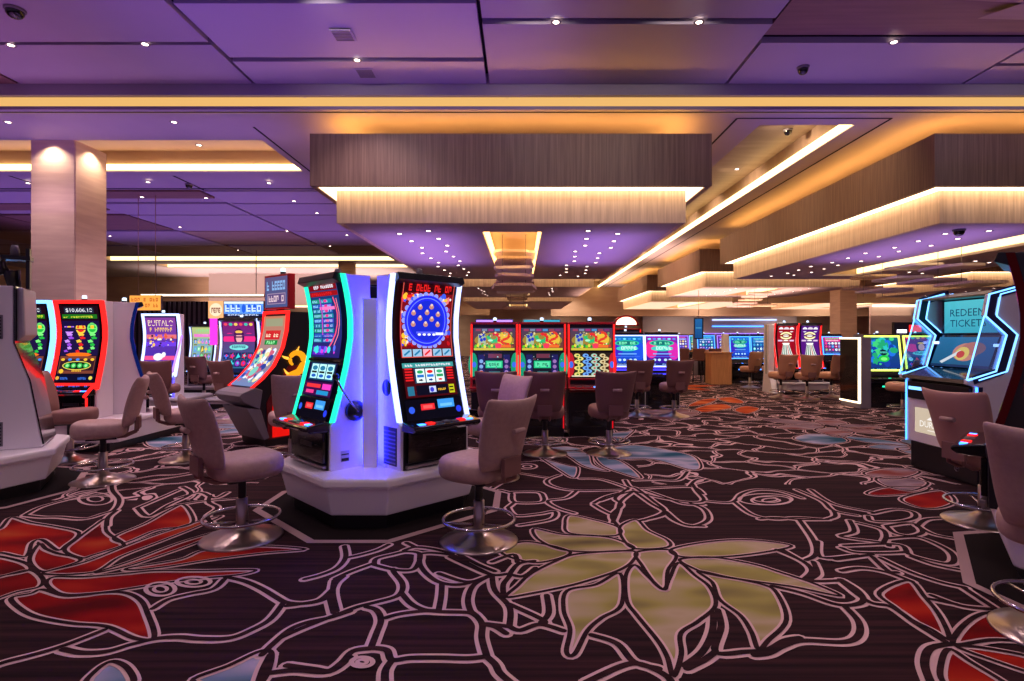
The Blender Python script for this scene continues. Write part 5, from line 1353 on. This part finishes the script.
# ================================================================== TICKET KIOSK
def kiosk():
    Yc = 6.06; t = thing('ticket_kiosk', 'blue lit ticket redemption kiosk with clear side fins', 'kiosk', (4.52, Yc, 0), face_rz(-1, 0))
    hw = .50
    Z = [(1.07, -.09), (1.16, .19), (1.52, .295), (1.71, .085), (1.925, .125), (2.0, .40)]      # zigzag line z, set-back from the front
    side = [(.62, 2.0), (.62, .30), (.0, .30), (.0, 1.0), (-.09, 1.03)]+[(y, z) for z, y in Z]
    a = MB()
    for s in (-1, 1):
        a = MB(); a.prism_x(side, s*hw, s*(hw-.05), M['white']); a.build('side_panel', t, bevel=.006)
    a = MB(); a.prism_x([(.60, 1.98), (.60, .31), (.02, .31), (.02, 1.0), (.0, 1.04), (.22, 1.12), (.32, 1.20), (.34, 1.52), (.40, 1.62), (.40, 1.98)], -hw+.051, hw-.051, M['gloss']); a.build('cabinet', t)
    a = MB(); a.box(-hw+.02, hw-.02, .03, .60, .002, .30, M['black']); b = a.build('base', t, bevel=.01)
    a = MB(); a.X = Matrix.Translation((hw-.28, .028, .13))@Matrix.Rotation(pi/2, 4, 'X')
    a.lathe([(.028, 0), (.034, .003), (.028, .006)], M['silver'], 20); a.box(-.012, .014, -.003, .003, 0, .004, M['silver']); a.box(-.014, -.008, -.014, .014, 0, .004, M['silver']); a.build('round_emblem', b)
    a = MB(); a.prism_x([(.12, 1.915), (.14, 1.935), (.40, 1.99), (.42, 1.915)], -hw+.051, hw-.051, M['black']); a.build('head', t, bevel=.006)
    # bands and glowing lines along the zigzag
    def ribbon(pl, w, th, s, mat, m, x_in=None):
        pl = [Vector((y, z)) for z, y in pl]; n = len(pl); L = []; Rr = []
        for i in range(n):
            d = (pl[min(i+1, n-1)]-pl[max(i-1, 0)]).normalized(); q = Vector((-d.y, d.x))*w/2
            L.append(pl[i]+q); Rr.append(pl[i]-q)
        x0 = s*(hw+.002 if x_in is None else x_in); x1 = x0+s*th
        for i in range(n-1):
            quad = [L[i], L[i+1], Rr[i+1], Rr[i]]
            A_ = [m.vert((x0, p.x, p.y)) for p in quad]; B_ = [m.vert((x1, p.x, p.y)) for p in quad]
            m.face(B_, mat); m.face(tuple(reversed(A_)), mat)
            for k in range(4): m.face((A_[k], A_[(k+1) % 4], B_[(k+1) % 4], B_[k]), mat)
    navy = pbr('navy_band', rgb(16, 26, 70), .3)
    for s in (-1, 1):
        off = [(z, y+.055) for z, y in Z]
        a = MB(); ribbon(off, .085, .004, s, navy, a); bd = a.build('navy_band', t)
        a = MB(); ribbon(Z, .015, .010, s, N_CYAN, a); ribbon([(z, y+.11) for z, y in Z], .012, .010, s, N_CYAN, a)
        if s < 0:
            ribbon(Z, .015, .008, 1, N_CYAN, a, -(hw-.052)); ribbon([(z, y+.10) for z, y in Z], .012, .008, 1, N_CYAN, a, -(hw-.052))
        a.build('light_line', bd)
        if s < 0:
            a = MB(); ribbon(off, .085, .003, 1, navy, a, -(hw-.0505)); a.build('inner_band', t)
        # clear fin filling the hollow
        fin = [(1.07, -.09), (1.16, .19), (1.52, .295), (1.71, .085)]
        a = MB(); a.prism_x([(y, z) for z, y in reversed(fin)], s*(hw-.012), s*(hw-.002), M['glass']); fo = a.build('clear_fin', t)
        a = MB(); a.tube([(s*(hw-.006), -.09, 1.07), (s*(hw-.006), .085, 1.71)], .007, N_CYAN, 8); a.build('fin_edge_light', fo)
    # pictures
    def slant(x0, x1, za, ya, zb, yb):
        return lambda u, v, lift: (x0+u*(x1-x0), ya+v*(yb-ya)-lift*.9, za+v*(zb-za)+lift*.3)
    A = Art(slant(-.36, .36, 1.545, .335, 1.90, .335), 2.0, .85)
    a = MB(); a.box(-.39, .39, .337, .40, 1.53, 1.92, M['black']); a.build('screen_housing', t)
    A.rect(0, 0, 1, 1, (60, 165, 190), 6, top=(80, 190, 205)); A.layer(); A.text('REDEEM', .12, .52, .78, .74, (16, 60, 90)); A.text('TICKETS', .12, .19, .80, .41, (16, 60, 90)); A.build('upper_screen', t)
    A = Art(slant(-.40, .40, 1.175, .20, 1.50, .315), 2.2, .8); rn = random.Random(3)
    A.rect(0, 0, 1, 1, (30, 90, 130), 6, top=(40, 110, 160)); A.layer(); A.ell(.55, .5, .22, (190, 130, 120), .3); A.ell(.66, .62, .2, (170, 110, 110), .22); A.layer(); A.ell(.5, .45, .12, (210, 190, 110), .22); A.p([(.2, .1), (.5, .5), (.45, .56), (.15, .16)], (210, 220, 230)); A.layer(); A.ell(.48, .42, .07, (190, 70, 70), .12); A.rect(0, 0, 1, .08, (20, 50, 90))
    A.build('lower_screen', t)
    a = MB()
    for x in (-.34, -.08, .2, .38): a.box(x-.06, x+.06, .02, .06, 1.075, 1.10, N_ICE)
    for x, z in ((-.42, 1.42), (.42, 1.40)): a.box(x-.04, x+.04, .27, .29, z, z+.03, N_ICE)
    a.build('slot_lights', t)
    a = MB(); a.prism_x([(-.09, 1.03), (.0, 1.0), (.02, 1.0), (.22, 1.12), (.19, 1.16), (-.085, 1.07)], -hw+.051, hw-.051, M['gloss']); a.build('shelf', t)
    a = MB(); a.box(-hw+.052, hw-.052, -.03, .02, .80, .99, M['black']); a.build('drawer', t, bevel=.008)
    a = MB(); a.box(-.42, -.20, -.036, -.028, .90, .935, N_CYAN); a.build('drawer_light', t)
    a = MB(); a.box(-hw+.052, hw-.052, .0, .022, .31, .79, M['white']); fp = a.build('front_panel', t)
    A = Art(flat(-.36, .30, .42, .70, -.003), 2.3, .9)
    A.rect(0, 0, 1, 1, (200, 182, 160)); A.layer(); A.p([(.28, .56), (.36, .68), (.44, .78), (.50, .86), (.56, .74), (.62, .70), (.70, .56)], (245, 240, 235)); A.text('DURANGO', .12, .26, .88, .50, (250, 246, 240)); A.rect(.3, .13, .7, .17, (235, 226, 214)); A.build('lit_sign', fp)
    a = MB()
    for s in (-1, 1):
        a = MB(); a.box(s*(hw+.001), s*(hw+.009), -.012, .012, .30, 1.0, N_BLUE); a.box(s*hw, s*(hw+.008), .012, .06, .30, 1.0, navy); a.build('edge_light', t)
    return t
kiosk()

# ---- right edge machine on its plinth
plinth('white octagonal plinth at the right edge under the dark machine', POD_J, ROT_J, .42)
pj = (3.17, 3.80)
tj = tower('dark curved machine cut off by the right edge of the view', pj, face_rz(-.71, .70), (art_face, art_reels), neon('dim_red', 60, 8, 14, .3), z0=.42, seed=81, shell='black', w=.70, depth=.6)
a = MB(); a.box(.352, .358, .20, .225, .72, .79, N_RED); a.build('red_indicator', tj)

# ================================================================== CHAIRS IN PLACE
chair(*flo(479, 541), -.78, .63, 'mauve padded chair with back to the camera before the blue wheel machine')
chair(*flo(242, 538), .68, .73, 'mauve padded chair facing the lever machine from the left, on the red flower')
chair(*flo(103, 481), -.88, -.47, 'mauve padded chair seen side-on before the red framed machine')
chair(-.30, 5.98, -.80, -.60, 'mauve chair in violet light, its back just above the nearest centre chair')
chair(2.70, 2.80, .73, .68, 'mauve padded chair cut off at the right edge')
chair(sx(984, 4.52), 4.52, .97, .25, 'brown padded chair in front of the ticket kiosk', 'leather_lightened')
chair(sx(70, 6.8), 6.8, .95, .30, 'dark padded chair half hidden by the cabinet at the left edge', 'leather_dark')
YC = 7.2
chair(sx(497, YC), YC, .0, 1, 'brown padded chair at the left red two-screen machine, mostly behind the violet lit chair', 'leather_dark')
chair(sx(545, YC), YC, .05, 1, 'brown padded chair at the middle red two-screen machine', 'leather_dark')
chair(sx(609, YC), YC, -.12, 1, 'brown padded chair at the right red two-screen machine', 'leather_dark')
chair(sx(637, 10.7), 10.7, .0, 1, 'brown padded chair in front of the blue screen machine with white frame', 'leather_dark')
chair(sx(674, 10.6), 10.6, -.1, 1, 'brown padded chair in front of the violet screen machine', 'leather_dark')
chair(sx(292, 6.6), 6.6, -.5, .86, 'grey padded chair between the red curved machine and the lever machine')
chair(-4.1, 6.85, .74, .67, 'mauve padded chair in the aisle behind the chair on the red flower')
chair(sx(204, 12.6), 12.6, .1, 1, 'brown chair with its back to the camera at the pastel screen machine', 'leather_dark')
chair(sx(232, 10.4), 10.4, .25, 1, 'brown chair at the magenta and teal screen machine', 'leather_dark')
chair(sx(163, 10.3), 10.3, -.2, 1, 'brown chair at the gold lettered machine', 'leather_dark')
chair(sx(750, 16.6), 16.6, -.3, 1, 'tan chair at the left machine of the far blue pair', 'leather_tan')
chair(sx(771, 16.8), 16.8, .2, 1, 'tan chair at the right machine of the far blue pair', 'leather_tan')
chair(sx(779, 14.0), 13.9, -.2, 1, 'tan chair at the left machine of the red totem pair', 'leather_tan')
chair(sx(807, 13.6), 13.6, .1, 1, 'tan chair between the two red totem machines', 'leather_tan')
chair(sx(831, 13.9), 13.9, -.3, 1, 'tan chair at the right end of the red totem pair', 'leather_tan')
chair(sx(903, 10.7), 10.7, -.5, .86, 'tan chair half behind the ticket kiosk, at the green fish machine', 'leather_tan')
# ================================================================== FAR ROWS ON THE RIGHT
far_pal = [([(90,230,230),(60,150,240),(190,110,240),(240,250,255)], ((20,60,160),(40,110,200)), N_BLUE),
           ([(240,90,180),(120,140,255),(250,210,90),(240,250,255)], ((70,30,150),(110,40,160)), N_VIOLET),
           ([(90,240,170),(60,190,210),(230,210,90),(240,250,255)], ((15,80,120),(20,120,130)), N_CYAN)]
protos = []
def far_machine(i, px, Y, rz, label, group):
    k = i % 3
    if len(protos) <= k:
        t = upright(label, (sx(px, Y), Y), rz, art_generic(far_pal[k][0], far_pal[k][1]), far_pal[k][2], w=.72, seed=90+k, top=1.62, zs=(.92, 1.54), gain=.9, lamp=True)
        t['group'] = group; protos.append(t)
    else: dup(protos[k], (sx(px, Y), Y, 0), rz, label, group)
for i, (px, Y, rz, lab, g) in enumerate((
    (664, 25, .0, 'small lit screen machine in the far row left of the dark blue display', 'far machines left of the display'),
    (681, 25, .0, 'small lit screen machine in the far row left of the dark blue display', 'far machines left of the display'),
    (698, 25, .0, 'small lit screen machine in the far row left of the dark blue display', 'far machines left of the display'),
    (707, 22, .1, 'blue lit machine just left of the honey wood podium', None),
    (727, 22, .1, 'blue lit machine behind the honey wood podium', None),
    (846, 27, .0, 'lit machine far back behind the beige right column', 'far machines behind the right column'),
    (862, 27, .0, 'lit machine far back behind the beige right column', 'far machines behind the right column'),
    (878, 27, .0, 'lit machine far back behind the beige right column', 'far machines behind the right column'),
    (733, 30, .0, 'lit machine in the furthest row above the far blue pair', 'furthest row of machines'),
    (748, 30, .0, 'lit machine in the furthest row above the far blue pair', 'furthest row of machines'),
    (763, 30, .0, 'lit machine in the furthest row above the far blue pair', 'furthest row of machines'),
    (640, 24, .0, 'lit machine far behind the blue and violet pair', 'machines far behind the blue and violet pair'),
    (660, 24, .0, 'lit machine far behind the blue and violet pair', 'machines far behind the blue and violet pair'),
    )): far_machine(i, px, Y, rz, lab, g)
upright_dual('red machine with arched glowing top behind the blue and violet pair', (sx(628, 14.6), 14.6), (art_jungle_top, art_jungle_low), None, seed=97)
t = thing('machine_topper', 'round arched red and white topper on the red machine behind the blue screen machine', 'topper', (sx(628, 14.6), 14.9, 1.80))
a = MB(); a.X = Matrix.Rotation(pi/2, 4, 'X'); a.prism_z([(.34*cos(pi*k/14), .28*sin(pi*k/14)) for k in range(15)], -.05, .05, M['redplastic']); a.build('arch', t)
a = MB(); a.X = Matrix.Rotation(pi/2, 4, 'X'); a.prism_z([(.27*cos(pi*k/14), .03+.2*sin(pi*k/14)) for k in range(15)], .05, .06, N_WARM); a.build('lit_arch', t)
t = thing('machine_topper', 'lit red game sign standing behind the kiosk over the yellow framed machine', 'topper', (sx(918, YE), YE+.30, 1.56))
a = MB(); a.box(-.3, .3, 0, .08, 0, .26, M['black']); a.build('housing', t)
a = MB(); a.box(.02, .28, -.012, 0, .05, .2, N_RED); a.box(-.24, -.04, -.012, 0, .03, .1, N_WHITE); a.build('lit_panels', t)
# display on a post
t = thing('display_screen', 'dark blue hanging display above the far machines beside the podium', 'screen', (sx(699, 21), 21, 1.42))
a = MB(); a.box(-.17, .17, .0, .10, .0, .80, M['black']); a.build('housing', t, bevel=.01)
A = Art(flat(-.15, .12, .04, .76, -.0), .5, .6); A.rect(0, 0, 1, 1, (30, 90, 160), 6, top=(40, 120, 190)); A.layer(); A.rect(.1, .5, .9, .56, (80, 170, 220)); A.build('picture', t)
a = MB(); a.tube([(0, .05, .8), (0, .05, H2-1.42)], .012, M['wall_tan'], 8); a.build('hanging_rod', t)
# stools and table far back
t = thing('high_table', 'long honey wood high table far back left of the podium', 'table', (sx(700, 20), 20, 0))
a = MB(); a.box(-.8, .8, -.3, .3, .98, 1.04, M['wood_table']); a.build('top', t)
for x in (-.7, .7):
    a = MB(); a.box(x-.05, x+.05, -.25, .25, .002, .98, M['black']); a.build('leg', t)
for px, lab in ((681, 'brown stool at the left end of the far high table'), (697, 'brown stool at the middle of the far high table'), (713, 'brown stool at the right end of the far high table')):
    t = thing('bar_stool', lab, 'stool', (sx(px, 18.9), 18.9, 0))
    a = MB(); a.box(-.2, .2, -.2, .2, .70, .78, M['leather_dark']); a.build('seat', t, bevel=.03)
    a = MB(); a.prism_x([(-.20, .76), (-.16, .76), (-.19, 1.12), (-.24, 1.12)], -.21, .21, M['leather_dark']); a.build('backrest', t, bevel=.02)
    for x, y in ((-.17, -.17), (.17, -.17), (-.17, .17), (.17, .17)):
        a = MB(); a.tube([(x*1.15, y*1.15, .002), (x, y, .71)], .016, M['black'], 6); a.build('leg', t)
# bar front with lit shelves on the back wall
t = thing('lit_bar', 'far bar counter with violet and blue lit shelves against the back wall', 'bar', (15.5, 42.6, 0))
a = MB(); a.box(-6, 6, 0, .6, .002, 1.15, M['wood_table']); a.build('counter', t)
a = MB()
for z, c in ((1.7, N_VIOLET), (2.3, N_BLUE), (2.8, N_ICE)): a.box(-.6 if z > 1.8 else -1.6, 4.4, 1.0, 1.05, z, z+.07, c)
a.build('shelf_lights', t)
a = MB(); a.box(-6, 6, 1.06, 1.3, .002, 3.3, M['wall_pale']); a.build('back_panel', t)
t = thing('lit_niche', 'warm lit wall niche far back right of the beige column', 'niche', (sx(895, 28.6), 28.6, 1.2))
a = MB(); a.box(-1.2, 1.2, .1, .2, 0, 1.9, M['wall_pale']); a.build('panel', t)
a = MB(); a.box(-1.1, 1.1, .0, .1, 1.86, 1.95, N_WARM); a.build('light_line', t)
a = MB(); a.box(-1.2, -1.1, 0, .2, -1.198, 0, M['wall_tan']); a.box(1.1, 1.2, 0, .2, -1.198, 0, M['wall_tan']); a.build('legs', t)

# ================================================================== LIGHT
def spot(x, y, z, power, col, ang=110, blend=.8, size=.12, tgt=None):
    L = bpy.data.lights.new('spot_beam', 'SPOT'); L.energy = power; L.color = col; L.spot_size = R(ang); L.spot_blend = blend; L.shadow_soft_size = size  # serves beams of modelled downlights and added spots without a fixture
    o = bpy.data.objects.new('spot_beam', L); COL.objects.link(o); o.location = (x, y, z)
    if tgt:
        d = Vector(tgt)-o.location; o.rotation_euler = d.to_track_quat('-Z', 'Y').to_euler()
    return o
def area(name, x, y, z, w, h, power, col, up=False, rot=None):
    L = bpy.data.lights.new(name, 'AREA'); L.shape = 'RECTANGLE'; L.size = w; L.size_y = h; L.spread = R(115) if up else R(180); L.energy = power; L.color = col
    o = bpy.data.objects.new(name, L); COL.objects.link(o); o.location = (x, y, z)
    if rot: o.rotation_euler = rot
    elif up: o.rotation_euler = (pi, 0, 0)
    return o
PINK = (1.0, .74, .80); WARM = (1.0, .78, .55); PURP = (.40, .15, 1.0); MAG = (.66, .22, .85)
for x, y, z in spots: spot(x, y, z, 110, PINK)
for x in (-6, -2.2, 1.3, 4.7): 
    for y in (.8, 3.2): spot(x, y, H1-.02, 105, PINK)
for x in (-2.2, .2, 1.9, 7.2, 9.6, 12): spot(x, 5.6, H1-.03, 42, (1.0, .84, .76), 75, .9, .04, (x, 8.3, 4.0))  # washers added to warm the soffit fronts, no fixtures modelled
for y in (10, 12.5, 15, 17, 21, 24, 29.5, 33): spot(4.2, y, H2+.35, 70 if y < 20 else 90, (1.0, .74, .46), 100, .9, .05, (6.13, y+.4, 4.0))  # spots added inside the trough to brighten the right soffit's side
# travertine column wash
for x in (sx(53, 9.5), ): spot(x, 9.34, H2-.03, 34, WARM, 120, .8, .04, (x, 9.44, 3.0))
spot(sx(75, 9.5)+.15, 9.85, H2-.03, 34, WARM, 120, .8, .04, (sx(75, 9.5)+.04, 9.85, 3.0))
# lamps under the soffits
for k, (cx, a_, b_) in enumerate(SOFF):
    for off in (-1.6, 1.6):
        for yy in ((a_+2.5, b_-2.5) if b_-a_ > 7 else ((a_+b_)/2,)):
            spot(cx+off, yy, 3.24, (60 if yy < 12 else 170), (1.0, .80, .66) if yy > 12 else (1.0, .76, .78), 130, .9, .15)
# left half ceiling lamps
for x in (-12.4, -8.9, -5.5):
    for y in (10.4, 14.5, 18.5, 22.2): spot(x, y, H2-.06, 80, (1.0, .72, .86), 130, .9, .15)
# far end
for x in (-14, -6, 3, 12, 20):
    for y in (30, 36, 41): spot(x, y, H2-.02, 600, (1.0, .78, .6), 150, .9, .3)
# added colour fills hanging free, without fixtures, tinting the ceiling from below
area('violet_fill', -2.2, 6.0, 3.95, 5.5, 4, 27, PURP, True)
area('violet_fill', -8.0, 6.5, 3.9, 5, 3.5, 20, MAG, True)
area('violet_fill', 5.0, 6.2, 3.95, 5, 4, 17, (.42, .20, 1.0), True)
area('violet_fill', -7.5, 9.0, 3.6, 8, 1.0, 16, (.55, .26, 1.0), True)
area('violet_fill', 4.5, 8.6, 3.6, 1.8, 1.0, 3, (.55, .28, 1.0), True)
area('violet_fill', -9.5, 15.0, 3.4, 10, 8, 110, (.50, .24, 1.0), True)
area('violet_fill', -1.9, 11.5, 2.4, 1.6, 4, 22, (.5, .27, 1.0), True)
area('violet_fill', 1.5, 11.5, 2.4, 1.6, 4, 19, (.5, .27, 1.0), True)
area('violet_fill', 7.6, 11.0, 2.4, 1.6, 4, 16, (.55, .32, 1.0), True)
area('amber_fill', 12, 32, 2.6, 16, 8, 900, (1.0, .66, .38), True)  # warm fill added to brighten the far ceiling, like the two below
area('amber_fill', 6.5, 22, 2.5, 8, 4, 260, (1.0, .62, .42), True)
area('amber_fill', -12, 29, 3.0, 12, 5, 480, (1.0, .68, .5), True)

W = bpy.data.worlds.new('room_ambient'); SC.world = W; W.use_nodes = True
bg = W.node_tree.nodes['Background']; bg.inputs[0].default_value = (.52, .33, .66, 1); bg.inputs[1].default_value = .22

# ================================================================== CAMERA
cam = bpy.data.cameras.new('camera'); co = bpy.data.objects.new('camera', cam); COL.objects.link(co)
co.location = (0, 0, EYE); co.rotation_euler = (pi/2, 0, 0)
cam.sensor_fit = 'HORIZONTAL'; cam.sensor_width = 36; cam.lens = F/1024*36
cam.shift_x = -(VX-512)/1024; cam.shift_y = -(340.5-VY)/1024
cam.clip_start = .05; cam.clip_end = 200
SC.camera = co
vs = SC.view_settings
SC.display_settings.display_device = 'sRGB'
vs.view_transform = 'Standard'; vs.look = 'None'; vs.exposure = 0.5; vs.gamma = 1.0; vs.use_curve_mapping = False
